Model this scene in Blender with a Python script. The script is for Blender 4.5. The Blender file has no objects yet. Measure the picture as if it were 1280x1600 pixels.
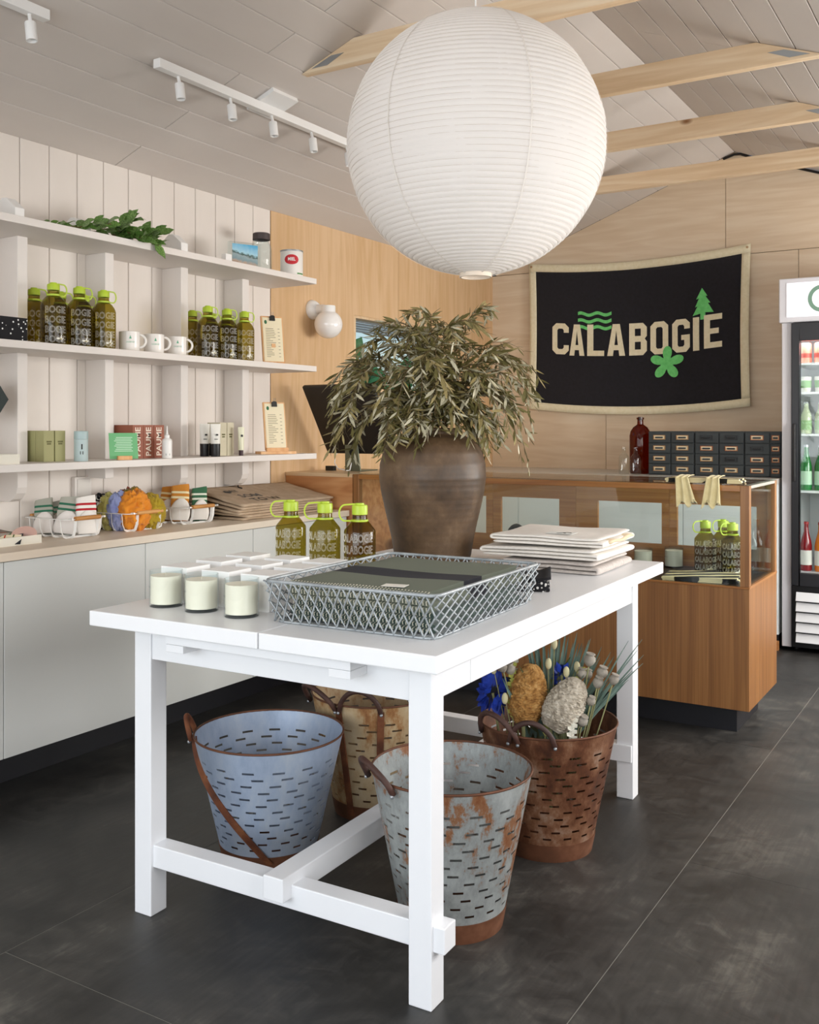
import bpy, bmesh, math, random
from math import pi, sin, cos, radians as R
from mathutils import Vector, Matrix, noise as mnoise

# ---------------------------------------------------------------- camera, world, light, exposure
scene = bpy.context.scene
COL = scene.collection
cam_d = bpy.data.cameras.new('camera'); cam = bpy.data.objects.new('camera', cam_d); COL.objects.link(cam)
cam.location = (0, 0, 1.25); cam.rotation_euler = (R(90), 0, R(31.43))
cam_d.sensor_fit = 'HORIZONTAL'; cam_d.sensor_width = 36; cam_d.lens = 36 * 1547 / 1280
cam_d.shift_y = -132.5 / 1280; cam_d.clip_start = .02
scene.camera = cam
world = bpy.data.worlds.new('sky'); scene.world = world; world.use_nodes = True
wn = world.node_tree.nodes; wl = world.node_tree.links
sky = wn.new('ShaderNodeTexSky'); sky.sky_type = 'NISHITA'; sky.sun_disc = False
sky.sun_elevation = R(48); sky.sun_rotation = R(150); sky.air_density = 1; sky.dust_density = 2
bg = wn['Background']; bg.inputs['Strength'].default_value = .16
wl.new(sky.outputs[0], bg.inputs['Color'])
scene.view_settings.view_transform = 'Standard'; scene.view_settings.look = 'None'
scene.view_settings.gamma = 1; scene.view_settings.use_curve_mapping = False
scene.view_settings.exposure = 0.07

def area(name, loc, rot, sx, sy, power, col):
    d = bpy.data.lights.new(name, 'AREA'); d.shape = 'RECTANGLE'; d.size = sx; d.size_y = sy
    d.energy = power; d.color = col
    o = bpy.data.objects.new(name, d); COL.objects.link(o); o.location = loc; o.rotation_euler = rot
    return o
# daylight entering by the shop front (glazed front wall behind the camera) and the windows of the right wall
area('front_window_daylight', (-1.15, -2.02, 1.40), (R(84), 0, 0), 3.9, 2.0, 118, (.89, .95, 1.0))
area('right_window_daylight', (1.12, 1.75, 1.38), (R(66), 0, R(90)), 2.9, 1.05, 42, (1.0, .98, .955))
area('rear_window_fill', (1.12, 4.95, 1.38), (R(66), 0, R(90)), 2.3, 1.05, 122, (1.0, .975, .94))  # unseen window light, strengthened and lengthened to brighten the back wall

# ---------------------------------------------------------------- helpers
def lin(h):
    h = h.lstrip('#'); o = []
    for i in (0, 2, 4):
        c = int(h[i:i+2], 16) / 255
        o.append(c / 12.92 if c <= .04045 else ((c + .055) / 1.055) ** 2.4)
    return (*o, 1)
MATS = {}
def _new(name):
    m = bpy.data.materials.new(name); m.use_nodes = True; MATS[name] = m
    return m, m.node_tree.nodes, m.node_tree.links, m.node_tree.nodes['Principled BSDF']
def M(name, col, rough=.5, metal=0, spec=.5, emit=0, emitcol=None, sheen=0, trans=0):
    if name in MATS: return MATS[name]
    m, n, l, b = _new(name)
    b.inputs['Base Color'].default_value = lin(col); b.inputs['Roughness'].default_value = rough
    b.inputs['Metallic'].default_value = metal; b.inputs['Specular IOR Level'].default_value = spec
    if sheen: b.inputs['Sheen Weight'].default_value = sheen
    if emit:
        b.inputs['Emission Color'].default_value = lin(emitcol or col); b.inputs['Emission Strength'].default_value = emit
    return m
def _coord(n, l, scale, coord='Object', rot=(0, 0, 0)):
    tc = n.new('ShaderNodeTexCoord'); mp = n.new('ShaderNodeMapping')
    mp.inputs['Scale'].default_value = scale; mp.inputs['Rotation'].default_value = rot
    l.new(tc.outputs[coord], mp.inputs['Vector']); return mp.outputs['Vector']
def MN(name, stops, scale=(5, 5, 5), detail=6, rough=.5, metal=0, bump=0, bscale=None, rough2=None, distort=0, nrough=.55, spec=.5, sheen=0, rnd=0, coord='Object'):
    """noise driven colour ramp with optional bump; stops = [(pos, hex), ...]"""
    if name in MATS: return MATS[name]
    m, n, l, b = _new(name)
    v = _coord(n, l, scale, coord)
    if rnd:
        oi = n.new('ShaderNodeObjectInfo'); ad = n.new('ShaderNodeVectorMath'); ad.operation = 'ADD'
        mu = n.new('ShaderNodeMath'); mu.operation = 'MULTIPLY'; mu.inputs[1].default_value = 37.
        l.new(oi.outputs['Random'], mu.inputs[0]); l.new(v, ad.inputs[0]); l.new(mu.outputs[0], ad.inputs[1]); v = ad.outputs[0]
    t = n.new('ShaderNodeTexNoise'); t.inputs['Scale'].default_value = 1; t.inputs['Detail'].default_value = detail
    t.inputs['Roughness'].default_value = nrough; t.inputs['Distortion'].default_value = distort
    l.new(v, t.inputs['Vector'])
    r = n.new('ShaderNodeValToRGB'); e = r.color_ramp.elements
    while len(e) < len(stops): e.new(.5)
    for i, (p, c) in enumerate(stops): e[i].position = p; e[i].color = lin(c)
    l.new(t.outputs['Fac'], r.inputs['Fac']); l.new(r.outputs['Color'], b.inputs['Base Color'])
    b.inputs['Roughness'].default_value = rough; b.inputs['Metallic'].default_value = metal
    b.inputs['Specular IOR Level'].default_value = spec
    if sheen: b.inputs['Sheen Weight'].default_value = sheen
    if rough2 is not None:
        mr = n.new('ShaderNodeMapRange'); mr.inputs['From Min'].default_value = .3; mr.inputs['From Max'].default_value = .7
        mr.inputs['To Min'].default_value = rough; mr.inputs['To Max'].default_value = rough2
        l.new(t.outputs['Fac'], mr.inputs['Value']); l.new(mr.outputs['Result'], b.inputs['Roughness'])
    if bump:
        bt = t
        if bscale:
            bt = n.new('ShaderNodeTexNoise'); bt.inputs['Scale'].default_value = 1; bt.inputs['Detail'].default_value = 4
            l.new(_coord(n, l, bscale, coord), bt.inputs['Vector'])
        bp = n.new('ShaderNodeBump'); bp.inputs['Strength'].default_value = bump; bp.inputs['Distance'].default_value = .004
        l.new(bt.outputs['Fac'], bp.inputs['Height']); l.new(bp.outputs['Normal'], b.inputs['Normal'])
    return m
def WOOD(name, c1, c2, c3, axis='z', fine=60, rough=.5, knots=None, figure=1.0, bump=.15):
    """long grain along axis: stretched noise + flame figure + optional knots"""
    if name in MATS: return MATS[name]
    m, n, l, b = _new(name)
    def sc(long, cross): return tuple(long if a == axis else cross for a in 'xyz')
    oi = n.new('ShaderNodeObjectInfo'); mu = n.new('ShaderNodeMath'); mu.operation = 'MULTIPLY'; mu.inputs[1].default_value = 23.
    l.new(oi.outputs['Random'], mu.inputs[0])
    def nz(scale, detail, dist=0):
        v = _coord(n, l, scale); ad = n.new('ShaderNodeVectorMath'); ad.operation = 'ADD'
        l.new(v, ad.inputs[0]); l.new(mu.outputs[0], ad.inputs[1])
        t = n.new('ShaderNodeTexNoise'); t.inputs['Scale'].default_value = 1; t.inputs['Detail'].default_value = detail
        t.inputs['Distortion'].default_value = dist; l.new(ad.outputs[0], t.inputs['Vector']); return t.outputs['Fac']
    a = nz(sc(.55 * figure, 5), 3, 1.6); f = nz(sc(2.2, fine), 5); g = nz(sc(.25, 1.1), 2)
    # ringed figure: sine of the slow noise
    s = n.new('ShaderNodeMath'); s.operation = 'MULTIPLY'; s.inputs[1].default_value = 34; l.new(a, s.inputs[0])
    si = n.new('ShaderNodeMath'); si.operation = 'SINE'; l.new(s.outputs[0], si.inputs[0])
    k = n.new('ShaderNodeMath'); k.operation = 'MULTIPLY_ADD'; k.inputs[1].default_value = .075; l.new(si.outputs[0], k.inputs[0])
    fm = n.new('ShaderNodeMath'); fm.operation = 'MULTIPLY_ADD'; fm.inputs[1].default_value = .55; l.new(f, fm.inputs[0])
    gm = n.new('ShaderNodeMath'); gm.operation = 'MULTIPLY'; gm.inputs[1].default_value = .45; l.new(g, gm.inputs[0])
    l.new(gm.outputs[0], fm.inputs[2]); l.new(fm.outputs[0], k.inputs[2])
    r = n.new('ShaderNodeValToRGB'); e = r.color_ramp.elements; e.new(.5)
    for i, (p, c) in enumerate(((.34, c1), (.5, c2), (.66, c3))): e[i].position = p; e[i].color = lin(c)
    l.new(k.outputs[0], r.inputs['Fac']); out = r.outputs['Color']
    if knots:
        vo = n.new('ShaderNodeTexVoronoi'); vo.inputs['Scale'].default_value = 1
        v = _coord(n, l, sc(knots[0], knots[1])); ad = n.new('ShaderNodeVectorMath'); ad.operation = 'ADD'
        l.new(v, ad.inputs[0]); l.new(mu.outputs[0], ad.inputs[1]); l.new(ad.outputs[0], vo.inputs['Vector'])
        mr = n.new('ShaderNodeMapRange'); mr.inputs['From Min'].default_value = knots[2]; mr.inputs['From Max'].default_value = knots[2] * .45
        l.new(vo.outputs['Distance'], mr.inputs['Value'])
        mx = n.new('ShaderNodeMix'); mx.data_type = 'RGBA'; l.new(mr.outputs['Result'], mx.inputs[0])
        l.new(out, mx.inputs[6]); mx.inputs[7].default_value = lin(knots[3]); out = mx.outputs[2]
    l.new(out, b.inputs['Base Color']); b.inputs['Roughness'].default_value = rough
    if bump:
        bp = n.new('ShaderNodeBump'); bp.inputs['Strength'].default_value = bump; bp.inputs['Distance'].default_value = .001
        l.new(f, bp.inputs['Height']); l.new(bp.outputs['Normal'], b.inputs['Normal'])
    return m
def GLASS(name, tint='#fbfefd', spec=1.0, rough=.02):
    """thin pane: clear transmission with fresnel reflection"""
    if name in MATS: return MATS[name]
    m, n, l, b = _new(name); n.remove(b); out = n['Material Output']
    tr = n.new('ShaderNodeBsdfTransparent'); tr.inputs[0].default_value = lin(tint)
    gl = n.new('ShaderNodeBsdfGlossy'); gl.inputs['Roughness'].default_value = rough
    lw = n.new('ShaderNodeLayerWeight'); lw.inputs['Blend'].default_value = .5      # schlick fresnel, same on both sides of a thin wall
    pw = n.new('ShaderNodeMath'); pw.operation = 'POWER'; pw.inputs[1].default_value = 5; l.new(lw.outputs['Facing'], pw.inputs[0])
    fr = n.new('ShaderNodeMath'); fr.operation = 'MULTIPLY_ADD'; fr.inputs[1].default_value = .9; fr.inputs[2].default_value = .04; l.new(pw.outputs[0], fr.inputs[0])
    mu = n.new('ShaderNodeMath'); mu.operation = 'MULTIPLY'; mu.inputs[1].default_value = spec
    l.new(fr.outputs[0], mu.inputs[0]); mx = n.new('ShaderNodeMixShader')
    l.new(mu.outputs[0], mx.inputs[0]); l.new(tr.outputs[0], mx.inputs[1]); l.new(gl.outputs[0], mx.inputs[2])
    l.new(mx.outputs[0], out.inputs['Surface']); return m
def STRIPES(name, base, cols, axis, bands, rough=.85):
    """woven bands: bands = [(from, to, colour index)] measured along an object axis in metres"""
    if name in MATS: return MATS[name]
    m, n, l, b = _new(name)
    tc = n.new('ShaderNodeTexCoord'); sp = n.new('ShaderNodeSeparateXYZ'); l.new(tc.outputs['Object'], sp.inputs[0])
    x = sp.outputs['XYZ'.index(axis)]; out = None
    for a, c, i in bands:
        g = n.new('ShaderNodeMath'); g.operation = 'GREATER_THAN'; g.inputs[1].default_value = a; l.new(x, g.inputs[0])
        s = n.new('ShaderNodeMath'); s.operation = 'LESS_THAN'; s.inputs[1].default_value = c; l.new(x, s.inputs[0])
        k = n.new('ShaderNodeMath'); k.operation = 'MULTIPLY'; l.new(g.outputs[0], k.inputs[0]); l.new(s.outputs[0], k.inputs[1])
        mx = n.new('ShaderNodeMix'); mx.data_type = 'RGBA'; l.new(k.outputs[0], mx.inputs[0])
        if out is None: mx.inputs[6].default_value = lin(base)
        else: l.new(out, mx.inputs[6])
        mx.inputs[7].default_value = lin(cols[i]); out = mx.outputs[2]
    l.new(out, b.inputs['Base Color']); b.inputs['Roughness'].default_value = rough
    return m
def WAVES(name, c1, c2, scale, rough=.9, rot=(0, 0, 0), thr=.5, dist=1.0):
    if name in MATS: return MATS[name]
    m, n, l, b = _new(name)
    w = n.new('ShaderNodeTexWave'); w.inputs['Scale'].default_value = 1; w.inputs['Distortion'].default_value = dist
    l.new(_coord(n, l, (scale,) * 3, rot=rot), w.inputs['Vector'])
    r = n.new('ShaderNodeValToRGB'); e = r.color_ramp.elements; r.color_ramp.interpolation = 'CONSTANT'
    e[0].position = 0; e[0].color = lin(c1); e[1].position = thr; e[1].color = lin(c2)
    l.new(w.outputs['Fac'], r.inputs['Fac']); l.new(r.outputs['Color'], b.inputs['Base Color']); b.inputs['Roughness'].default_value = rough
    return m
def DOTS(name, c1, c2, scale, rad, rough=.85):
    if name in MATS: return MATS[name]
    m, n, l, b = _new(name)
    v = n.new('ShaderNodeTexVoronoi'); v.inputs['Scale'].default_value = 1; v.inputs['Randomness'].default_value = .8
    l.new(_coord(n, l, (scale,) * 3), v.inputs['Vector'])
    g = n.new('ShaderNodeMath'); g.operation = 'LESS_THAN'; g.inputs[1].default_value = rad; l.new(v.outputs['Distance'], g.inputs[0])
    mx = n.new('ShaderNodeMix'); mx.data_type = 'RGBA'; l.new(g.outputs[0], mx.inputs[0])
    mx.inputs[6].default_value = lin(c1); mx.inputs[7].default_value = lin(c2); l.new(mx.outputs[2], b.inputs['Base Color'])
    b.inputs['Roughness'].default_value = rough
    return m

class MB:
    """collects geometry for ONE mesh object"""
    def __init__(s): s.v = []; s.f = []; s.mi = []; s.m = 0
    def add(s, vs, fs):
        o = len(s.v); s.v += [tuple(p) for p in vs]
        for f in fs: s.f.append(tuple(i + o for i in f)); s.mi.append(s.m)
        return o
    def box(s, x0, y0, z0, x1, y1, z1):
        s.add([(x0,y0,z0),(x1,y0,z0),(x1,y1,z0),(x0,y1,z0),(x0,y0,z1),(x1,y0,z1),(x1,y1,z1),(x0,y1,z1)],
              [(0,3,2,1),(4,5,6,7),(0,1,5,4),(1,2,6,5),(2,3,7,6),(3,0,4,7)]); return s
    def cbox(s, c, d): return s.box(c[0]-d[0]/2, c[1]-d[1]/2, c[2]-d[2]/2, c[0]+d[0]/2, c[1]+d[1]/2, c[2]+d[2]/2)
    def prism(s, poly, a, b, fn=None):
        """poly in 2-D, extruded from a to b; fn(u, v, w) -> xyz"""
        fn = fn or (lambda u, v, w: (u, w, v)); n = len(poly)
        vs = [fn(u, v, a) for u, v in poly] + [fn(u, v, b) for u, v in poly]
        s.add(vs, [tuple(range(n)), tuple(range(2*n-1, n-1, -1))] + [(i, i+n, (i+1) % n + n, (i+1) % n) for i in range(n)]); return s
    def lathe(s, prof, n=32, c=(0, 0, 0), a0=0, a1=2*pi, cap0=False, cap1=False):
        full = abs(a1 - a0 - 2*pi) < 1e-6; m = n if full else n + 1; o = len(s.v); vs = []
        for r, z in prof:
            for i in range(m):
                a = a0 + (a1 - a0) * i / n; vs.append((c[0] + r*cos(a), c[1] + r*sin(a), c[2] + z))
        fs = []
        for j in range(len(prof) - 1):
            for i in range(n):
                k = (i + 1) % m; fs.append((j*m+i, j*m+k, (j+1)*m+k, (j+1)*m+i))
        if cap0: fs.append(tuple(range(m-1, -1, -1)))
        if cap1: fs.append(tuple((len(prof)-1)*m + i for i in range(m)))
        s.add(vs, fs); return s
    def tube(s, pts, r, n=8, closed=False, cap=True, flat=None, up=None):
        """sweep a circle (or flat = (half width, half thickness) rectangle) along pts; r number or list"""
        P = [Vector(p) for p in pts]; N = len(P); rs = r if isinstance(r, (list, tuple)) else [r] * N
        ref = Vector(up) if up else None; vs = []; prev = None
        for i in range(N):
            t = (P[(i+1) % N] - P[i-1]) if closed else (P[min(i+1, N-1)] - P[max(i-1, 0)])
            t = t.normalized() if t.length > 1e-9 else Vector((0, 0, 1))
            if ref is not None: b = ref - t * ref.dot(t)
            elif prev is None: b = t.orthogonal()
            else: b = prev - t * prev.dot(t)
            b = b.normalized() if b.length > 1e-6 else t.orthogonal().normalized()
            prev = b; c = t.cross(b)
            if flat:
                w, h = flat
                for (p, q) in ((-w, -h), (w, -h), (w, h), (-w, h)): vs.append(P[i] + c*p + b*q)
            else:
                for k in range(n):
                    a = 2*pi*k/n; vs.append(P[i] + (b*cos(a) + c*sin(a)) * rs[i])
        if flat: n = 4
        fs = []
        for i in range(N if closed else N - 1):
            j = (i + 1) % N
            for k in range(n): fs.append((i*n+k, i*n+(k+1) % n, j*n+(k+1) % n, j*n+k))
        if cap and not closed: fs += [tuple(range(n-1, -1, -1)), tuple((N-1)*n+k for k in range(n))]
        s.add(vs, fs); return s
    def grid(s, nu, nv, fn, closeu=False):
        vs = [fn(i / nu, j / nv) for j in range(nv + 1) for i in range(nu + (0 if closeu else 1))]; w = nu if closeu else nu + 1
        s.add(vs, [(j*w+i, j*w+(i+1) % w, (j+1)*w+(i+1) % w, (j+1)*w+i) for j in range(nv) for i in range(nu)]); return s
    def ball(s, c, r, nu=16, nv=10, fn=None):
        vs = []; c = Vector(c); rr = Vector(r if isinstance(r, (tuple, list)) else (r, r, r))
        for j in range(nv + 1):
            for i in range(nu):
                a = 2*pi*i/nu; b = -pi/2 + pi*j/nv; d = Vector((cos(a)*cos(b), sin(a)*cos(b), sin(b)))
                k = fn(d) if fn else 1; vs.append(c + Vector((d.x*rr.x, d.y*rr.y, d.z*rr.z)) * k)
        s.add(vs, [(j*nu+i, j*nu+(i+1) % nu, (j+1)*nu+(i+1) % nu, (j+1)*nu+i) for j in range(nv) for i in range(nu)]); return s
    def xf(s, m, start=0):
        for i in range(start, len(s.v)): s.v[i] = tuple(m @ Vector(s.v[i]))
        return s
    def build(s, name, mat, parent=None, smooth=None, bevel=0, solid=0, sub=0, seg=2, merge=True):
        me = bpy.data.meshes.new(name); me.from_pydata(s.v, [], s.f)
        for m in (mat if isinstance(mat, (list, tuple)) else [mat]): me.materials.append(m)
        if any(s.mi): me.polygons.foreach_set('material_index', s.mi)
        bm = bmesh.new(); bm.from_mesh(me); 
        if merge: bmesh.ops.remove_doubles(bm, verts=bm.verts, dist=1e-6); bmesh.ops.recalc_face_normals(bm, faces=bm.faces)
        bm.to_mesh(me); bm.free()
        if smooth:
            me.polygons.foreach_set('use_smooth', [True] * len(me.polygons))
            if smooth is not True: me.set_sharp_from_angle(angle=R(smooth))
        return mk(name, me, parent, bevel, solid, sub, seg)
def mk(name, me, parent=None, bevel=0, solid=0, sub=0, seg=2):
    o = bpy.data.objects.new(name, me); COL.objects.link(o)
    if parent is not None: o.parent = parent
    if solid:
        k = o.modifiers.new('thickness', 'SOLIDIFY'); k.thickness = solid; k.offset = 0
    if sub:
        k = o.modifiers.new('smooth', 'SUBSURF'); k.levels = sub; k.render_levels = sub
    if bevel:
        k = o.modifiers.new('edges', 'BEVEL'); k.width = bevel; k.segments = seg; k.limit_method = 'ANGLE'; k.angle_limit = R(40)
    return o
def tag(o, label, cat, group=None, kind=None):
    if label: o['label'] = label
    if cat: o['category'] = cat
    if group: o['group'] = group
    if kind: o['kind'] = kind
    return o
def thing(name, label, cat, loc=(0, 0, 0), rz=0, group=None, rot=None):
    o = bpy.data.objects.new(name, None); COL.objects.link(o); o.empty_display_size = .05
    o.location = loc; o.rotation_euler = rot or (0, 0, R(rz)); return tag(o, label, cat, group)
def struct(o): o['kind'] = 'structure'; return o
CH = {}
def kids(o): return [c for c in COL.objects if c.parent is o]
def copy_tree(o, loc, rz, label, group=None, parent=None):
    def rec(src, par):
        c = src.copy(); COL.objects.link(c); c.parent = par
        for ch in kids(src): rec(ch, c)
        return c
    r = rec(o, parent); r.location = loc; r.rotation_euler = (0, 0, R(rz))
    if label: r['label'] = label
    if group: r['group'] = group
    return r
def text_me(body, size, outline=0, sx=1, align='CENTER', space=1, res=2, bold=0):
    cu = bpy.data.curves.new('t', 'FONT'); cu.body = body; cu.size = size; cu.align_x = align; cu.align_y = 'CENTER'
    cu.resolution_u = res; cu.space_character = space
    if outline: cu.fill_mode = 'NONE'; cu.bevel_depth = outline; cu.bevel_resolution = 0
    if bold: cu.offset = bold
    o = bpy.data.objects.new('t', cu); COL.objects.link(o); bpy.context.view_layer.update()
    me = bpy.data.meshes.new_from_object(o.evaluated_get(bpy.context.evaluated_depsgraph_get()))
    v = [(p.co.x * sx, p.co.y, p.co.z) for p in me.vertices]; f = [tuple(p.vertices) for p in me.polygons]
    bpy.data.objects.remove(o); bpy.data.curves.remove(cu); bpy.data.meshes.remove(me)
    return v, f
rng = random.Random(7)
def U(a, b): return rng.uniform(a, b)

# ---------------------------------------------------------------- materials
m_table = M('white_lacquer', '#eeeff1', .32)
m_white = M('white_paint', '#efeeec', .45)
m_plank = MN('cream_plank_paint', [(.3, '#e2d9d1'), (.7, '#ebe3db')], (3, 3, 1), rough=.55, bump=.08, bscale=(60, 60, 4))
m_ceil = MN('cream_plank_paint_shaded', [(.3, '#cfc6bf'), (.7, '#d8d0c9')], (2, 1, 2), rough=.6, bump=.06, bscale=(50, 4, 50))  # same paint as the wall boards, ceiling shade mixed into the colour
m_shelf = M('shelf_paint', '#e6dfd9', .5)
m_cab = M('cabinet_front_laminate', '#d9dad6', .5)
m_ctop = MN('pale_birch_worktop', [(.3, '#dfcdb8'), (.7, '#eaddca')], (4, 1, 4), rough=.45)
m_ply = WOOD('birch_plywood', '#cda77a', '#d4b086', '#dbb992', 'z', fine=30, rough=.55, knots=(1.1, 2.6, .07, '#a8754a'), figure=.9)
m_plyb = WOOD('birch_plywood_pale', '#d6c0a4', '#dcc8ae', '#e2d1b9', 'x', fine=24, rough=.55, knots=(1.2, 2.4, .06, '#b98a5e'), figure=.9)
m_beam = WOOD('spruce_beam', '#d8ba94', '#e2c7a4', '#ebd6b8', 'x', fine=40, rough=.6, knots=(3.2, 6, .13, '#8a5a30'))
m_oak = WOOD('honey_oak', '#7b5029', '#8f6033', '#a07040', 'z', fine=230, rough=.4, figure=.35)
m_oakx = WOOD('honey_oak_rail', '#8c5626', '#9d6732', '#ac783e', 'x', fine=200, rough=.35, figure=.5)
m_oaky = WOOD('honey_oak_side_rail', '#8c5626', '#9d6732', '#ac783e', 'y', fine=200, rough=.35, figure=.5)
m_plyc = WOOD('reddish_plywood', '#a66a3c', '#bd8250', '#cc9664', 'x', fine=24, rough=.45)
m_plyct = WOOD('plywood_top', '#c9a57c', '#d8b992', '#e3c9a6', 'x', fine=24, rough=.4)
m_floor, n, l, b = _new('charcoal_concrete')
def _nz(scale, detail, rough, dist=0):
    t = n.new('ShaderNodeTexNoise'); t.inputs['Scale'].default_value = 1; t.inputs['Detail'].default_value = detail
    t.inputs['Roughness'].default_value = rough; t.inputs['Distortion'].default_value = dist; l.new(_coord(n, l, scale), t.inputs['Vector']); return t.outputs['Fac']
def _mad(x, k, c):
    m = n.new('ShaderNodeMath'); m.operation = 'MULTIPLY_ADD'; l.new(x, m.inputs[0]); m.inputs[1].default_value = k
    if isinstance(c, float): m.inputs[2].default_value = c
    else: l.new(c, m.inputs[2])
    return m.outputs[0]
f1 = _nz((1.3, 1.3, 1.3), 5, .6, .8); f2 = _nz((9, 9, 9), 10, .7, 1.2); f3 = _nz((70, 5, 20), 6, .6, .3)
mixv = _mad(f1, .50, _mad(f2, .36, _mad(f3, .14, 0.0)))
r = n.new('ShaderNodeValToRGB'); e = r.color_ramp.elements; e.new(.5); e.new(.6)
for i, (p, c) in enumerate(((.36, '#1f1e1d'), (.47, '#2e2d2b'), (.55, '#3f3d3a'), (.66, '#64615a'))): e[i].position = p; e[i].color = lin(c)
l.new(mixv, r.inputs['Fac']); l.new(r.outputs['Color'], b.inputs['Base Color'])
l.new(_mad(f2, .35, .30), b.inputs['Roughness']); bp = n.new('ShaderNodeBump'); bp.inputs['Strength'].default_value = .18; bp.inputs['Distance'].default_value = .004
l.new(f2, bp.inputs['Height']); l.new(bp.outputs['Normal'], b.inputs['Normal'])
m_joint = M('pale_joint_filler', '#8b8981', .9)
m_dark = M('dark_void', '#0d0c0c', .9)
m_black = M('black_plastic', '#141416', .4)
m_kick = M('black_kick_board', '#121219', .5)
m_steel = M('galvanised_steel', '#a9adb0', .4, .8)
m_wire = MN('grey_wire', [(.35, '#8c9296'), (.65, '#b4babd')], (20, 20, 20), rough=.45, metal=.35)
m_rust = MN('rusted_iron', [(.3, '#4a2818'), (.5, '#6d3c22'), (.7, '#8a5632')], (14, 14, 14), rough=.8, bump=.5, bscale=(90, 90, 90))
m_rustd = MN('dark_rusted_iron', [(.3, '#33211c'), (.55, '#4d3128'), (.75, '#6a4636')], (12, 12, 12), rough=.65, bump=.4, bscale=(80, 80, 80))
m_glass = GLASS('case_glass', '#fbfefd', .8)
m_clear = GLASS('clear_glass', '#fafdfd', 1.0)
m_paper = None

# ---------------------------------------------------------------- the setting
XL, XR, YB, YF = -3.26, .95, 6.5, -1.9
RX, RZ, SL = -1.53, 3.013, .375                       # ridge position, ridge height, roof slope
def zc(x): return RZ - SL * abs(x - RX)
def wallpoly(x0, x1, z0):
    p = [(x0, z0), (x1, z0), (x1, zc(x1))]
    if x0 < RX < x1: p.append((RX, RZ))
    return p + [(x0, zc(x0))]

floor = struct(MB().box(XL - .1, YF - .1, -.12, XR + .1, YB + .1, -.0007).build('floor', m_joint))
xs = [XL, -2.052, -.80, .452, XR]; ys = [[YF, .70, 3.2, 5.7, YB], [YF, -.99, 1.51, 4.01, YB], [YF, .345, 2.845, 5.345, YB], [YF, .9, 3.4, 5.9, YB]]
for i in range(4):
    for a, b in zip(ys[i], ys[i][1:]):
        MB().box(xs[i] + .0011, a + .0011, -.02, xs[i+1] - .0011, b - .0011, 0).build('floor_panel', m_floor, floor)

# left wall: painted boards, then plywood with a service window
wl_o = MB()
WY0, WY1, WZ0, WZ1 = 4.72, 5.72, 1.46, 1.90
for b in ((YF - .1, 0, WY0, 2.5), (WY1, 0, YB + .1, 2.5), (WY0, 0, WY1, WZ0), (WY0, WZ1, WY1, 2.5)):
    wl_o.box(XL - .12, b[0], b[1], XL - .018, b[2], b[3])
wall_left = struct(wl_o.build('wall_left', m_dark))
zt = zc(XL) - .001
y = 3.966
while y > YF + .05:
    a = max(y - .1365, YF)
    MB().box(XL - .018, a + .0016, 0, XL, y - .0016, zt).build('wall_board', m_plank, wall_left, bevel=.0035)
    y -= .1365
def sheet(a, b, hole=None):
    k = MB()
    if not hole: k.box(XL - .018, a, 0, XL, b, zt)
    else:
        h0, h1 = hole
        for q in ((a, 0, h0, zt), (h1, 0, b, zt), (h0, 0, h1, WZ0), (h0, WZ1, h1, zt)):
            if q[2] - q[0] > .001: k.box(XL - .018, q[0], q[1], XL, q[2], q[3])
    return k.build('plywood_sheet', m_ply, wall_left)
sheet(3.969, 5.2035, (WY0, 5.2035)); sheet(5.2065, YB, (5.2065, WY1))
# service window in the plywood: frame, glass, half lowered blind
w1 = struct(MB().box(XL - .13, WY0, WZ0, XL - .005, WY0 + .025, WZ1).box(XL - .13, WY1 - .025, WZ0, XL - .005, WY1, WZ1)
            .box(XL - .13, WY0 + .025, WZ0, XL - .005, WY1 - .025, WZ0 + .02).box(XL - .13, WY0 + .025, WZ1 - .015, XL - .005, WY1 - .025, WZ1).build('window_1', m_plyct))
MB().box(XL - .095, WY0 + .025, WZ0 + .02, XL - .091, WY1 - .025, WZ1 - .015).build('pane', m_clear, w1)
m_slat = M('grey_blind_slat', '#8f9aa3', .5)
for i in range(5):
    s = MB().cbox((0, 0, 0), (.022, WY1 - WY0 - .06, .0016)).xf(Matrix.Translation((XL - .05, (WY0 + WY1) / 2, WZ1 - .026 - i * .0145)) @ Matrix.Rotation(R(42), 4, 'Y'))
    s.build('blind_slat', m_slat, w1)
# back wall
wall_back = struct(MB().prism(wallpoly(XL - .1, XR + .1, 0), YB + .018, YB + .12).build('wall_back', m_dark))
def bsheet(x0, x1, z0, z1=None):
    k = MB()
    if z1: k.prism([(x0, z0), (x1, z0), (x1, z1), (x0, z1)], YB, YB + .017)
    else: k.prism(wallpoly(x0, x1, z0), YB, YB + .017)
    k.build('plywood_sheet', m_plyb, wall_back)
g = .0018
bsheet(XL, -2.392 - g, .928 + g, 2.352); bsheet(-2.392 + g, -1.143 - g, .928 + g, 2.352); bsheet(-1.143 + g, .1 - g, .928 + g, 2.352 ); bsheet(.1 + g, XR, .928 + g, 2.05)
bsheet(XL, -2.0, 0, .928 - g); bsheet(-2.0 + g, XR, 0, .928 - g)
bsheet(XL + .03, -1.587 - g, 2.352 + 2 * g); bsheet(-1.587 + g, .08, 2.352 + 2 * g)
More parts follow.
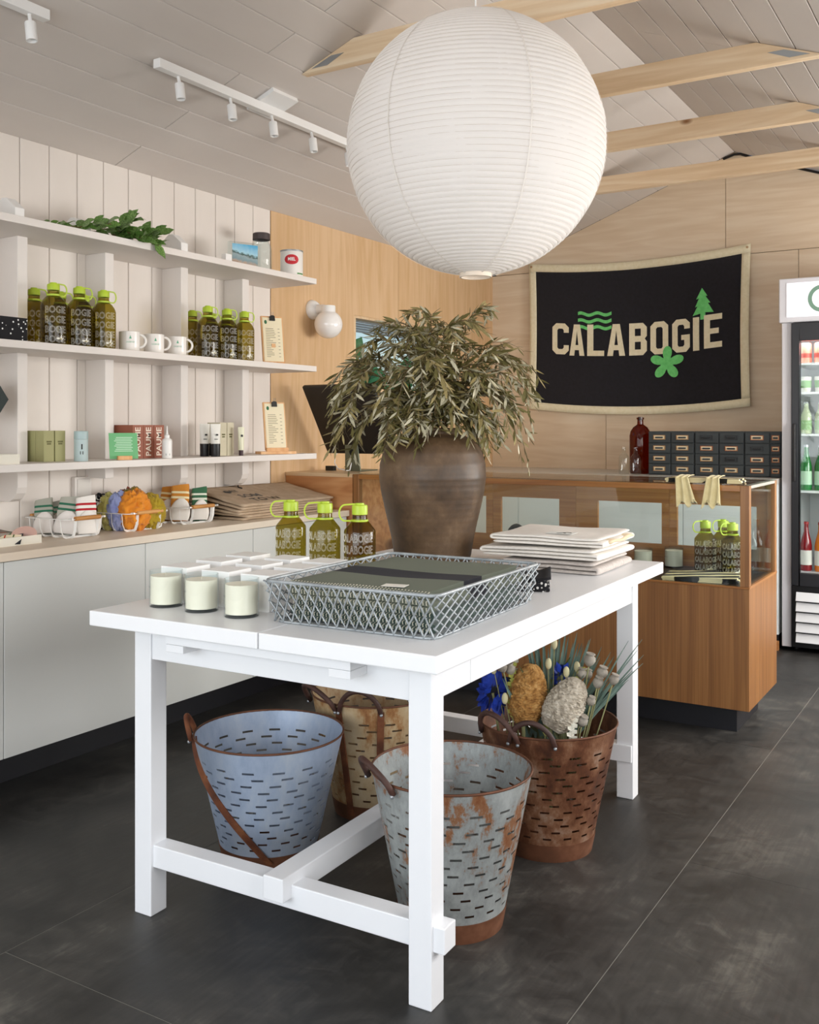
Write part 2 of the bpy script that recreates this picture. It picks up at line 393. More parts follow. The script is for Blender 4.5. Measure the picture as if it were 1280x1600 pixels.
# front wall (shop window behind the camera) and right wall with windows
fw = MB().prism(wallpoly(XL - .1, XR + .1, 2.42), YF - .1, YF).box(XL - .1, YF - .1, 0, XR + .1, YF, .38).box(XL - .1, YF - .1, .38, -3.12, YF, 2.42).box(.82, YF - .1, .38, XR + .1, YF, 2.10)
wall_front = struct(fw.build('wall_front', m_plank))
w2 = struct(MB().box(-3.12, YF - .09, .38, .82, YF - .03, .42).box(-3.12, YF - .09, 2.38, .55, YF - .03, 2.42).box(-1.83, YF - .09, .42, -1.78, YF - .03, 2.38).box(-.52, YF - .09, .42, -.47, YF - .03, 2.38).build('window_2', m_white))
rw = MB()
RWIN = ((.30, 3.20), (3.80, 6.10)); e0 = YF - .1  # second opening is unseen, lengthened to brighten the back wall
for a, b in RWIN + ((YB + .1, None),):
    rw.box(XR, e0, 0, XR + .1, a, zc(XR))
    if b: rw.box(XR, a, 0, XR + .1, b, .86); rw.box(XR, a, 1.90, XR + .1, b, zc(XR)); e0 = b
wall_right = struct(rw.build('wall_right', m_plank))
for n, (a, b) in zip((3, 4), RWIN):
    k = MB()
    for q in ((a, .86, b, .90), (a, 1.86, b, 1.90), (a, .9, a + .04, 1.86), (b - .04, .9, b, 1.86), ((a + b) / 2 - .02, .9, (a + b) / 2 + .02, 1.86)): k.box(XR + .02, q[0], q[1], XR + .08, q[2], q[3])
    struct(k.build('window_%d' % n, m_white))
# ceiling: boards running along the room on both slopes
k = MB(); k.prism([(XL - .1, zc(XL - .1) + .021), (RX, RZ + .021), (XR + .1, zc(XR + .1) + .021), (XR + .1, zc(XR + .1) + .1), (RX, RZ + .1), (XL - .1, zc(XL - .1) + .1)], YF - .1, YB + .1)
ceiling = struct(k.build('ceiling', m_dark))
def cboard(x0, x1, y0, y1):
    g = .0016; a, b = (x0 + g if x0 > XL else XL - .017), x1 - g
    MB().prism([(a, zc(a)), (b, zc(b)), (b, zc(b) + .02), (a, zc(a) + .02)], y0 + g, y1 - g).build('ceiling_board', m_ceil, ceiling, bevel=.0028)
edges = [XL, -3.109]
while edges[-1] + .135 < RX - .05: edges.append(edges[-1] + .135)
edges.append(RX)
for i, (a, b) in enumerate(zip(edges, edges[1:])):
    js = [YF, -.72, 2.94, YB] if i % 2 == 0 else [YF, 1.12, 4.78, YB]
    for c, d in zip(js, js[1:]): cboard(a, b, c, d)
x = RX; i = 0
while x < XR:
    b = min(x + .135, XR); js = [YF, .5, 4.16, YB] if i % 2 else [YF, 2.33, 6.0, YB]
    for c, d in zip(js, js[1:]): cboard(x, b, c, d)
    x += .135; i += 1
# black tube: cable at the ridge, then stands in for the dark joint gap
cp = [(-1.60, YB - .012, zc(-1.6) - .012), (-1.53, YB - .012, RZ - .018), (-1.49, YB - .014, RZ - .022), (-1.42, YB - .012, zc(-1.42) - .012), (-1.2, YB - .012, zc(-1.2) - .014), (-.9, YB - .012, zc(-.9) - .012), (-.3, YB - .012, zc(-.3) - .012), (.4, YB - .012, zc(.4) - .012)]
tag(MB().tube(cp, .008, 6).build('ridge_cable_and_gap', m_black, smooth=True), 'thin black cable at the ridge, continued as the dark gap of the right roof joint', 'cable')

# collar beams
bl = ['knotty pale wood collar beam nearest the camera, right behind the lantern', 'second pale wood collar beam from the camera, with steel connector plate in view', 'third pale wood collar beam, between the plated one and the farthest one', 'farthest pale wood collar beam, in front of the plywood gable']
BZ0, BZ1 = 2.668, 2.764
for i, yb in enumerate((3.21, 4.075, 4.905, 5.755)):
    t = thing('collar_beam', bl[i], 'beam', (RX, yb, BZ0), 0, 'collar beams under the ceiling')
    h0 = (RZ - BZ0) / SL - .003; h1 = (RZ - BZ1) / SL - .003; hz = BZ1 - BZ0
    MB().prism([(-h0, 0), (h0, 0), (h1, hz), (-h1, hz)], -.042, 0).build('timber', m_beam, t, bevel=.002)
    for s in (-1, 1):
        a = [(s * (h0 - .13), .012), (s * (h0 - .055), .012), (s * (h0 - .15), .046), (s * (h0 - .21), .046)]
        MB().prism(a, -.0445, -.0425).build('connector_plate', m_steel, t)

# track lights
def spot(y, t, z0):
    h = MB().tube([(0, y, z0), (.012, y - .004, z0 - .032)], .006, 8).build('spot_stem', m_white, t, smooth=40)
    c = MB().lathe([(0, .03), (.0165, .03), (.0175, .028), (.0175, -.03), (.0145, -.03), (.0145, -.018), (0, -.018)], 20)
    c.xf(Matrix.Translation((.016, y - .006, z0 - .06)) @ Matrix.Rotation(R(-8), 4, 'Y')).build('spot_head', m_white, h, smooth=40)
TX = -2.645; tz = zc(TX) - .046
t = thing('track_light', 'long white ceiling track with five spot heads, beside the lantern', 'track light', (TX, 0, tz), 0, 'white track lights')
MB().box(-.017, 2.575, 0, .017, 4.6, .034).build('rail', m_white, t, bevel=.002)
MB().box(-.045, 3.13, .026, .105, 3.29, .046).xf(Matrix.Rotation(R(-20.5), 4, 'Y')).build('mounting_plate', m_white, t)
for y in (2.684, 2.968, 3.224, 3.497, 3.768): spot(y, t, 0)
t = thing('track_light', 'white ceiling track in the top left corner with one spot head showing', 'track light', (TX, 0, tz), 0, 'white track lights')
MB().box(-.017, .2, 0, .017, 2.10, .034).build('rail', m_white, t, bevel=.002)
MB().box(-.06, 1.05, .026, .09, 1.21, .046).xf(Matrix.Rotation(R(-20.5), 4, 'Y')).build('mounting_plate', m_white, t)
for y in (2.034, 1.72, 1.4): spot(y, t, 0)

# paper lantern
m_paper, n, l, b = _new('rice_paper')
b.inputs['Base Color'].default_value = lin('#f3f0ee'); b.inputs['Roughness'].default_value = .8
tl = n.new('ShaderNodeBsdfTranslucent'); tl.inputs[0].default_value = lin('#f8f5f2'); mx = n.new('ShaderNodeMixShader'); mx.inputs[0].default_value = .25
l.new(b.outputs[0], mx.inputs[1]); l.new(tl.outputs[0], mx.inputs[2]); l.new(mx.outputs[0], n['Material Output'].inputs['Surface'])
nz = n.new('ShaderNodeTexNoise'); nz.inputs['Scale'].default_value = 1; nz.inputs['Detail'].default_value = 5
l.new(_coord(n, l, (9, 9, 26)), nz.inputs['Vector']); bp = n.new('ShaderNodeBump'); bp.inputs['Strength'].default_value = .35; bp.inputs['Distance'].default_value = .01
l.new(nz.outputs['Fac'], bp.inputs['Height']); l.new(bp.outputs['Normal'], b.inputs['Normal'])
m_rib = M('bamboo_rib', '#d9d2c9', .7)
LR = .43
lan = thing('paper_lantern', 'giant white ribbed paper globe lantern hanging over the white table', 'lantern', (-1.53, 2.925, 2.185))
prof = []; NR = 66
def ribz(k): return sin(-pi/2 * .90 + pi * .90 * k / NR * 1.0) if 0 else -.93 + 1.86 * k / NR
def lr(z): return LR * math.sqrt(max(0, 1 - z * z)) * 1.0
for k in range(NR):
    for s in (0, .25, .5, .75):
        a = -1.45 + 2.90 * (k + s) / NR; bulge = .0026 * (0, .7, 1, .7)[int(s * 4)]
        prof.append(((LR - .0045 + bulge) * cos(a), (LR - .0045 + bulge) * sin(a)))
prof.append(((LR - .0045) * cos(1.45), (LR - .0045) * sin(1.45)))
k = MB().lathe(prof, 96)
k.v = [(v[0] * s, v[1] * s, v[2]) for v in k.v for s in (1 + .006 * mnoise.noise(Vector((v[0] * 9, v[1] * 9, v[2] * 16))),)]
shade = k.build('paper_shade', m_paper, lan, smooth=True)
k = MB()
for i in range(0, NR + 1):
    a = -1.45 + 2.90 * i / NR; r = (LR - .0042) * cos(a); z = (LR - .0042) * sin(a)
    k.tube([(r * cos(q), r * sin(q), z) for q in (2 * pi * j / 72 for j in range(72))], .0008, 4, closed=True)
k.build('ribs', m_rib, shade)
k = MB()
for q in range(6):
    a = q * pi / 3 + .35
    k.tube([((LR + .0005) * cos(p) * cos(a), (LR + .0005) * cos(p) * sin(a), (LR + .0005) * sin(p)) for p in (-1.45 + 2.90 * j / 40 for j in range(41))], .001, 4, flat=(.0022, .0004), up=(cos(a) * .01, sin(a) * .01, 1))
k.build('paper_seams', M('seam_paper', '#efeae4', .8), shade)
MB().lathe([(LR * cos(1.45) - .004, -LR * sin(1.45) - .010), (LR * cos(1.45) + .002, -LR * sin(1.45) - .010), (LR * cos(1.45) + .002, -LR * sin(1.45) + .004), (LR * cos(1.45) - .004, -LR * sin(1.45) + .004), (LR * cos(1.45) - .004, -LR * sin(1.45) - .010)], 48).build('bottom_ring', M('ring_cream', '#eadccb', .7), lan, smooth=40)
MB().lathe([(0, .425), (.02, .425), (.028, .405), (.028, .35), (0, .35)], 20).build('lamp_holder', m_white, lan, smooth=40)
MB().tube([(0, 0, .42), (0, 0, RZ - 2.185 - .002)], .0028, 8).build('cord', m_white, lan, smooth=True)
MB().ball((0, 0, .10), .045, 20, 12).build('bulb', M('frosted_bulb', '#ffffff', .4, emit=2, emitcol='#ffe2b8'), lan, smooth=True)
pl = bpy.data.lights.new('lantern_bulb_light', 'POINT'); pl.energy = 5; pl.color = (1, .93, .84); pl.shadow_soft_size = .05
plo = bpy.data.objects.new('lantern_bulb_light', pl); COL.objects.link(plo); plo.location = (-1.53, 2.925, 2.285)

# wall sconce on the plywood
sc = thing('wall_sconce', 'white globe wall lamp on the plywood by the shelf ends', 'wall lamp', (XL, 4.315, 1.888))
MB().lathe([(0, 0), (.052, 0), (.054, .006), (.050, .018), (.040, .034), (.030, .040), (0, .040)], 32).xf(Matrix.Rotation(R(90), 4, 'Y')).build('wall_plate', m_white, sc, smooth=40)
MB().tube([(.03, 0, 0), (.07, 0, .002), (.098, 0, -.006), (.108, 0, -.02)], [.022, .024, .026, .03], 16).build('arm', m_white, sc, smooth=50)
MB().lathe([(0, .03), (.036, .03), (.038, .026), (.038, -.012), (0, -.012)], 28, (.112, 0, -.015)).build('collar', m_white, sc, smooth=40)
MB().ball((.112, 0, -.085), .076, 32, 20).build('globe', M('opal_glass', '#f4f1ee', .08, spec=.7), sc, smooth=True)

# outside the service window
tag(MB().box(-9, 1, -.14, XL - .13, 10, -.10).build('ground', MN('grass_ground', [(.3, '#3f5a2c'), (.7, '#6d8a48')], (3, 3, 3))), None, None, kind='structure')
def bush(loc, r, label, seed):
    k = MB(); rr = random.Random(seed)
    for i in range(420):
        d = Vector((rr.gauss(0, 1), rr.gauss(0, 1), rr.gauss(0, 1))).normalized(); p = Vector((d.x * r[0], d.y * r[1], d.z * r[2])) * rr.uniform(.75, 1)
        u = d.orthogonal().normalized() * .07; w = (d + Vector((0, 0, .4))).normalized() * .11
        k.add([p - u, p + w * .5 + d * .03, p + u, p - w * .7], [(0, 1, 2, 3)])
    t = thing('garden_bush', label, 'bush', loc)
    k.build('foliage', MN('bush_leaf', [(.35, '#3f8a4a'), (.65, '#79c488')], (4, 4, 4)), t)['kind'] = 'stuff'
    MB().tube([(0, 0, -loc[2] - .1), (0, .02, 0)], .05, 8).build('trunk', m_rust, t)
bush((-4.6, 6.1, 1.25), (.55, .8, .75), 'leafy green bush outside the small service window', 3)
bush((-5.1, 8.4, 1.1), (.6, .8, .8), 'second green bush outside, deeper behind the service window', 5)

# ---------------------------------------------------------------- white trestle table
TR = 1.2
tbl = thing('trestle_table', 'long white wooden table with H stretcher in the middle of the shop', 'table', (-1.515, 2.545, 0), TR)
TZ = .79
MB().box(-.486, -.833, .752, .050, .780, TZ).build('top_board', m_table, tbl, bevel=.003)
MB().box(.0535, -.833, .752, .509, .780, TZ).build('top_board', m_table, tbl, bevel=.003)
for sx in (-1, 1):
    for sy in (-1, 1):
        MB().box(min(sx*.4375, sx*.3805), min(sy*.7265, sy*.6695), 0, max(sx*.4375, sx*.3805), max(sy*.7265, sy*.6695), .752).build('leg', m_table, tbl, bevel=.0025)
for s in (-1, 1):
    y0, y1 = (-.722, -.700) if s < 0 else (.700, .722)
    MB().box(-.3805, y0, .657, .3805, y1, .752).build('apron', m_table, tbl, bevel=.0015)
    x0, x1 = (-.433, -.411) if s < 0 else (.411, .433)
    for a, b in ((-.6695, -.532), (-.5305, .468), (.4695, .6695)):
        MB().box(x0, a, .660, x1, b, .752).build('apron', m_table, tbl, bevel=.0012)
    y = s * .692
    if s < 0: MB().box(-.432, y - .026, .124, .465, y + .026, .181).build('stretcher', m_table, tbl, bevel=.0025)
    else: MB().box(-.432, .6615, .124, .434, .712, .181).build('stretcher', m_table, tbl, bevel=.0025)
MB().box(.002, -.752, .150, .060, .752, .206).build('stretcher', m_table, tbl, bevel=.0025)
# extension slides under the top
MB().box(-.268, -.790, .722, .272, -.722, .7515).build('slide_bar', m_table, tbl, bevel=.001)
for x in (-.268, .215): MB().box(x, -.790, .703, x + .057, -.723, .7215).build('slide_rail', m_table, tbl, bevel=.001)
MB().tube([(.36, -.7225, .736), (.36, -.7225, .722)], .0016, 6).build('pin', m_dark, tbl)

# ---------------------------------------------------------------- olive harvest buckets
def slotted(rt, rb, H, rows=13, nslot=15, top=.05):
    """conical sheet wall, inner and outer skin, with real punched slots"""
    k = MB(); n = nslot * 10; zs = [0, .058]; kinds = [None]
    pitch = (H - .058 - top) / rows
    for r in range(rows):
        z = .058 + pitch * (r + .45); zs += [z, z + .0062]; kinds += [None, r]
    zs.append(H); kinds.append(None)
    rad = lambda z: rb + (rt - rb) * z / H
    def skin(off): return [((rad(z) + off) * cos(2*pi*i/n), (rad(z) + off) * sin(2*pi*i/n), z) for z in zs for i in range(n)]
    hole = lambda j, i: kinds[j] is not None and (i % n + (kinds[j] % 2) * 5 + (kinds[j] * 7 % 3)) % 10 < 4
    fo = []; fi = []; edge = []
    for j in range(len(zs) - 1):
        for i in range(n):
            q = (j*n+i, j*n+(i+1) % n, (j+1)*n+(i+1) % n, (j+1)*n+i)
            if hole(j, i):
                edge += [(q[1], q[0]), (q[3], q[2])]
                if not hole(j, i - 1): edge.append((q[0], q[3]))
                if not hole(j, (i + 1) % n): edge.append((q[2], q[1]))
                continue
            fo.append(q); fi.append(q[::-1])
    A_, B_ = skin(.0008), skin(-.0008); k.add(A_, fo); k.add(B_, fi)
    for a, b in edge: k.add([A_[a], A_[b], B_[b], B_[a]], [(0, 1, 2, 3)])
    return k
def handle(k, az, half, up, out, rt, rb, H, slant=0.0, strap=True, r=.0075):
    """riveted iron grip: arch above the rim, ends running down the wall"""
    pts = []
    for s in range(17):
        a = az - half + 2 * half * s / 16; q = sin(pi * s / 16); q2 = q ** .6
        pts.append(((rt + .008 + out * q2) * cos(a), (rt + .008 + out * q2) * sin(a), H - .018 + (up + .018) * q2))
    k.tube(pts, [r * 1.05] * 17, 8)
def bucket(loc, rz, rt, rb, H, m_wall, m_in, m_band, label, handles, straps=(), rivets=True, m_iron=None):
    m_iron = m_iron or m_rustd
    t = thing('olive_bucket', label, 'bucket', loc, rz, 'slotted metal olive buckets under the table')
    k = slotted(rt, rb, H); w = k.build('wall', m_wall, t, smooth=35, merge=False)
    MB().lathe([(0, .012), (rb + .0005, .012), (rb + .001, .014)], 48).build('bottom', m_band, t, smooth=40)
    b1 = rb + (rt - rb) * .05 / H
    MB().lathe([(rb + .0015, 0), (rb + .0035, 0), (b1 + .0035, .05), (b1 + .0015, .05), (rb + .0015, 0)], 64).build('base_band', m_band, t, smooth=40)
    rim = [((rt + .001) * cos(2*pi*i/64), (rt + .001) * sin(2*pi*i/64), H) for i in range(64)]
    MB().tube(rim, .0032, 6, closed=True).build('rim', m_band, t, smooth=True)
    for az, half, up, out in handles:
        k = MB(); handle(k, R(az), R(half), up, out, rt, rb, H); h = k.build('handle', m_iron, t, smooth=True)
        for s in (-1, 1):
            a = R(az + s * half); rr = rt + .014
            MB().ball((rr * cos(a), rr * sin(a), H - .02), .0055, 10, 6).build('rivet', m_steel, h, smooth=True)
    for a0, a1, z0, z1 in straps:
        p = []
        for i in range(15):
            q = i / 14; z = z0 + (z1 - z0) * q; a = R(a0 + (a1 - a0) * q); rr = rb + (rt - rb) * z / H + .005
            p.append((rr * cos(a), rr * sin(a), z))
        k = MB(); k.tube(p, .01, flat=(.0105, .0022), up=(cos(R((a0 + a1) / 2)), sin(R((a0 + a1) / 2)), .2)); k.build('strap', m_rust if m_iron is m_rustd else m_iron, t)
    return t
m_galv = MN('blue_grey_galvanised', [(.3, '#8d9cb4'), (.5, '#a3b1c6'), (.68, '#b6bfca'), (.8, '#9a8f8c')], (10, 10, 4), detail=12, rough=.5, metal=.25, nrough=.72)
m_galvr = MN('rusty_galvanised', [(.36, '#7d4a2a'), (.43, '#8b6244'), (.475, '#8e9290'), (.62, '#a9adab'), (.75, '#8f9799')], (9, 9, 5), detail=12, rough=.55, metal=.2, nrough=.74)
m_brown = MN('brown_rust_wall', [(.34, '#43271b'), (.47, '#6a4029'), (.56, '#8a6045'), (.68, '#ab927f')], (9, 9, 6), detail=12, rough=.5, metal=.25, nrough=.72)
m_tan = MN('tan_flaked_wall', [(.34, '#7c4a28'), (.43, '#9c6f42'), (.5, '#b59a74'), (.72, '#c5b394')], (9, 9, 5), detail=12, rough=.65, nrough=.72)
m_band = MN('rust_band', [(.3, '#52321f'), (.6, '#6f452e'), (.8, '#8a5d43')], (12, 12, 12), rough=.6, metal=.2)
toc = math.degrees(math.atan2(-2.2, 1.7))
bucket((-1.864, 2.262, 0), 0, .216, .132, .36, m_galv, m_galv, m_band, 'blue-grey slotted metal bucket with a rusty strap hanging down its side', [(212, 9, .045, .018)], [(216, 310, .345, .03)], m_iron=m_rust)
bucket((-1.222, 2.205, 0), 0, .203, .127, .388, m_galvr, m_galv, m_band, 'galvanised bucket with flaking rust behind the front right table leg', [(237, 21, .05, .03)])
bC = bucket((-1.196, 2.752, 0), 0, .205, .128, .375, m_brown, m_brown, m_band, 'dark brown rusted bucket filled with dried flowers', [(250, 21, .058, .022), (281, 18, .05, .012)])
bucket((-1.795, 2.722, 0), 0, .208, .13, .385, m_tan, m_tan, m_band, 'tan flaked bucket with two iron grips, behind the blue-grey one', [(248, 21, .055, .04), (290, 18, .055, .015)], [(270, 270, .37, .02), (308, 308, .37, .15)])

# ---------------------------------------------------------------- dried flowers in the brown bucket
BX, BY, BZ = -1.196, 2.752, .375
m_stem = M('dried_stem', '#8b8a5e', .8); m_pod = MN('poppy_pod', [(.3, '#7f776b'), (.7, '#aaa295')], (40, 40, 40), rough=.8)
m_palm = MN('grey_green_blade', [(.3, '#4b6258'), (.7, '#7d9488')], (9, 9, 9), rough=.7)
m_leafg = M('olive_green_leaf', '#5d6b2c', .6); m_blue = MN('dyed_blue_bract', [(.3, '#0d1a63'), (.7, '#2547b8')], (30, 30, 30), rough=.6)
RT = Vector((cos(R(31.43)), sin(R(31.43)), 0)); FWD = Vector((-sin(R(31.43)), cos(R(31.43)), 0))   # room directions across and away from the shop front
def spot3(r, f, z): return Vector((BX, BY, 0)) + RT * r + FWD * f + Vector((0, 0, z))
def arc(p, q, bow, n=8):
    p, q = Vector(p), Vector(q); mid = (p + q) / 2 + Vector(bow)
    return [p * (1-t)**2 + mid * 2*t*(1-t) + q * t*t for t in (i / n for i in range(n + 1))]
def flower(name, label, cat, root, group='dried flowers in the brown bucket'):
    return thing(name, label, cat, root, 0, group)
def cone_bloom(label, tip, base, rad, mat, seed):
    root = spot3(base[0], base[1], .10); t = flower('banksia_cone', label, 'dried flower', root)
    a = spot3(*base) - root; b = spot3(*tip) - root; ax = (b - a).normalized(); q = ax.to_track_quat('Z', 'Y').to_matrix().to_4x4(); ln = (b - a).length
    MB().tube([(0, 0, 0), a], .006, 8).build('stem', m_stem, t)
    k = MB(); nu, nv = 60, 46; rr = random.Random(seed)
    prof = lambda s: rad * .95 * (sin(pi * min(1, s * .95 + .04)) ** .40) * (1.02 - .13 * s)
    k.grid(nu, nv, lambda u, v: (prof(v) * (1 + .17 * rr.random()) * cos(2*pi*u), prof(v) * (1 + .17 * rr.random()) * sin(2*pi*u), ln * v), closeu=True)
    k.xf(Matrix.Translation(a) @ q); k.build('bloom', mat, t)
m_bk1 = MN('brown_banksia', [(.3, '#7a4f22'), (.5, '#a87a3f'), (.75, '#c9a066')], (55, 55, 55), rough=.95)
m_bk2 = MN('grey_banksia', [(.3, '#867b6b'), (.5, '#b3a896'), (.75, '#d3cabb')], (60, 60, 60), rough=.95)
cone_bloom('brown fuzzy dried banksia cone in the rusted bucket', (-.050, -.02, .545), (-.078, -.05, .375), .057, m_bk1, 1)
cone_bloom('pale grey dried banksia cone in the rusted bucket', (.085, -.07, .51), (-.005, -.10, .375), .056, m_bk2, 2)
# palm-like blades fanning to the right
fan = [(.05, .10, .64), (.09, .12, .66), (.12, .08, .65), (.16, .10, .63), (.02, .12, .63), (.20, .05, .62), (-.02, .13, .65), (.07, .06, .60)]
k = None
t = flower('dried_palm_spray', 'spray of grey-green dried palm blades at the back of the rusted bucket', 'dried leaves', spot3(.02, .05, .08))
for i in range(46):
    s = i / 45; r = -.05 + .29 * s + U(-.02, .02); f = U(.0, .13); z = .625 - .12 * s * s + U(-.05, .03)
    root = spot3(.02, .05, .08); p = spot3(.0 + .05 * s, .04, .30) - root; q = spot3(r, f, z) - root
    mb = MB(); pts = arc(p, q, (0, 0, .03 - .05 * s), 6)
    rows = [.004, .008, .009, .008, .006, .004, .0008]
    vs = []
    for a, w in zip(pts, rows):
        vs += [a - RT * w * .8 + Vector((0, 0, w * .2)), a + FWD * .0015, a + RT * w * .8]
    mb.add(vs, [(3*j+c, 3*j+c+1, 3*j+c+4, 3*j+c+3) for j in range(6) for c in (0, 1)])
    mb.build('blade', m_palm, t)
t = flower('dried_palm_spray', 'thin grey-green blades poking past the far table leg', 'dried leaves', spot3(.06, -.02, .1))
for i in range(9):
    root = spot3(.06, -.02, .1); q = spot3(.24 + U(-.02, .05), U(-.05, .03), .50 + .015 * i + U(-.01, .01)) - root; p = spot3(.09, -.03, .34) - root
    mb = MB(); mb.tube(arc(p, q, (0, 0, .02), 5), [.003, .0045, .004, .003, .002, .0006], 4); mb.build('blade', m_palm, t)
t = flower('green_leaf_sprig', 'short sprig of olive green leaves between the blue bracts and brown banksia', 'dried leaves', spot3(-.05, .03, .12))
for i in range(9):
    root = spot3(-.05, .03, .12); p = spot3(-.04, .03, .34) - root; q = spot3(-.06 + .018 * i + U(-.01, .01), .03 + U(-.02, .02), .50 + U(-.02, .05)) - root
    pts = arc(p, q, (0, 0, .02), 5); vs = []
    for a, w in zip(pts, (.003, .008, .011, .010, .006, .001)): vs += [a - RT * w, a + FWD * .003, a + RT * w]
    MB().add(vs, [(3*j+c, 3*j+c+1, 3*j+c+4, 3*j+c+3) for j in range(5) for c in (0, 1)])
    mb = MB(); mb.add(vs, [(3*j+c, 3*j+c+1, 3*j+c+4, 3*j+c+3) for j in range(5) for c in (0, 1)]); mb.build('leaf', m_leafg, t)
t = flower('dried_leaf_sprays', 'low tangle of olive and grey leaves filling the rusted bucket between the blooms', 'dried leaves', spot3(0, 0, .2))
m_dul = MN('dull_olive_blade', [(.3, '#4c5232'), (.7, '#7b8058')], (9, 9, 9), rough=.75)
for i in range(34):
    root = spot3(0, 0, .2); an = U(0, 2 * pi); rr_ = U(.02, .11); p = spot3(rr_ * cos(an) * .6, rr_ * sin(an) * .6, .28) - root
    q = spot3(U(-.17, .13), U(-.09, .12), U(.42, .56)) - root; pts = arc(p, q, (0, 0, .02), 5); vs = []
    for a, w in zip(pts, (.002, .006, .008, .007, .004, .0008)): vs += [a - RT * w, a + FWD * .002, a + RT * w]
    mb = MB(); mb.add(vs, [(3*j+c, 3*j+c+1, 3*j+c+4, 3*j+c+3) for j in range(5) for c in (0, 1)]); mb.build('blade', m_dul if i % 3 else m_palm, t)
# blue dyed bracts
for label, cr, n_, sz in (('large bright blue dyed bloom at the left rim of the rusted bucket', (-.165, -.01, .455), 46, .075), ('small blue dyed bloom peeking between palm blades and banksia', (.045, .02, .50), 26, .045)):
    root = spot3(cr[0] * .7, cr[1], .12); t = flower('blue_dyed_bloom', label, 'dried flower', root); c = spot3(*cr) - root
    MB().tube([(0, 0, 0), c], .004, 6).build('stem', m_stem, t)
    k = MB()
    for i in range(n_):
        d = Vector((U(-1, 1), U(-1, 1), U(-.7, 1))).normalized(); p = c + d * sz * .25; q = c + Vector((d.x * sz * .7, d.y * sz * .7, d.z * sz * 1.15)); w = d.orthogonal().normalized() * sz * .22
        k.add([p, (p + q) / 2 + w, q, (p + q) / 2 - w], [(0, 1, 2, 3)])
    k.build('bracts', m_blue, t)
# poppy pods
pods = [(.115, -.06, .565, .019), (.135, -.085, .505, .017), (.15, -.07, .53, .018), (.18, -.09, .515, .016), (.085, -.11, .40, .017), (.115, -.03, .515, .015), (-.14, -.05, .54, .015), (-.115, -.03, .53, .017), (.112, -.10, .455, .014), (.095, -.04, .52, .016)]
pl_ = ['largest pale poppy pod, highest at the right of the bucket', 'poppy pod just under the largest one', 'pinkish poppy pod right of the grey banksia', 'rightmost poppy pod near the far table leg', 'lowest poppy pod, lying over the bucket rim', 'poppy pod tucked behind the grey banksia tip', 'leftmost poppy pod above the blue bloom', 'poppy pod between blue bloom and brown banksia', 'small poppy pod on the stem above the rim', 'poppy pod against the grey-green palm blades']
for (r, f, z, s), lb in zip(pods, pl_):
    root = spot3(r * .35, f * .5, .13); t = flower('poppy_pod', lb, 'seed pod', root); c = spot3(r, f, z) - root
    MB().tube(arc((0, 0, 0), c, RT * .01, 6), .0022, 6).build('stem', m_stem, t, smooth=True)
    ax = (c - (spot3(r * .6, f * .7, .3) - root)).normalized(); q = Matrix.Translation(c) @ ax.to_track_quat('Z', 'Y').to_matrix().to_4x4()
    MB().lathe([(.002, -s), (s*.35, -s*.9), (s*.75, -s*.5), (s*.95, 0), (s*.85, s*.5), (s*.5, s*.8), (s*.45, s*.9), (s*.75, s*.95), (s*.72, s*1.1), (0, s*1.08)], 14).xf(q).build('pod', m_pod, t, smooth=50)
# ruffled fern-like stems
m_fern = M('yellow_green_ruffle', '#a3a44d', .8); m_fernw = M('bleached_ruffle', '#d6d2c2', .8)
for lb, p, q, mm in (('zigzag yellow-green ruffled stem between the two banksias', (-.02, -.09, .36), (.10, -.04, .535), m_fern), ('bleached white ruffled stem hanging at the bucket rim', (.05, -.14, .36), (.075, -.12, .45), m_fernw), ('ruffled cream stem standing above the brown banksia', (-.09, .0, .46), (-.095, .02, .62), m_fernw), ('short ruffled yellow-green stem left of the brown banksia', (-.11, -.06, .40), (-.105, -.03, .545), m_fern)):
    root = spot3(p[0], p[1], .2); t = flower('ruffled_stem', lb, 'dried flower', root); a = spot3(*p) - root; b = spot3(*q) - root
    MB().tube(arc((0, 0, 0), a, (0, 0, 0), 3) , .002, 5).build('stem', m_stem, t)
    k = MB(); pts = arc(a, b, RT * -.012 + Vector((0, 0, .01)), 12)
    for i, c in enumerate(pts):
        ax = ((pts[min(i+1, 12)] - pts[max(i-1, 0)])).normalized(); sd = ax.cross(FWD).normalized(); s = 1 if i % 2 else -1; w = .012 * (1 - .5 * i / 12) + .003
        k.add([c - ax * .007, c + sd * s * w - ax * .002 - FWD * .006, c + sd * s * w * 1.05 + ax * .006, c + ax * .007 + FWD * .003], [(0, 1, 2, 3)])
        k.add([c - ax * .006, c - sd * s * w * .6 + FWD * .004, c + ax * .006], [(0, 1, 2)])
    k.build('ruffle', mm, t)
# bunny tails
m_tail = M('bunny_tail', '#c9c199', .95)
for lb, (r, f, z) in (('bunny tail grass head standing highest among the palm blades', (.02, .0, .60)), ('bunny tail grass head left of the small blue bloom', (.0, -.02, .545)), ('bunny tail grass head right of the small blue bloom', (.05, -.04, .525)), ('bunny tail grass head in front of the large blue bloom', (-.135, -.07, .455)), ('bunny tail grass head at the far left of the bucket', (-.165, -.04, .535)), ('bunny tail grass head beside the tallest poppy pod', (.085, -.02, .535))):
    root = spot3(r * .5, f * .5, .14); t = flower('bunny_tail_grass', lb, 'dried grass', root); c = spot3(r, f, z) - root
    MB().tube(arc((0, 0, 0), c, (0, 0, 0), 4), .0014, 5).build('stem', m_stem, t)
    MB().ball(c, (.0095, .0095, .017), 12, 8).build('head', m_tail, t, smooth=True)

# ---------------------------------------------------------------- things on the table
TC, TS = cos(R(TR)), sin(R(TR))
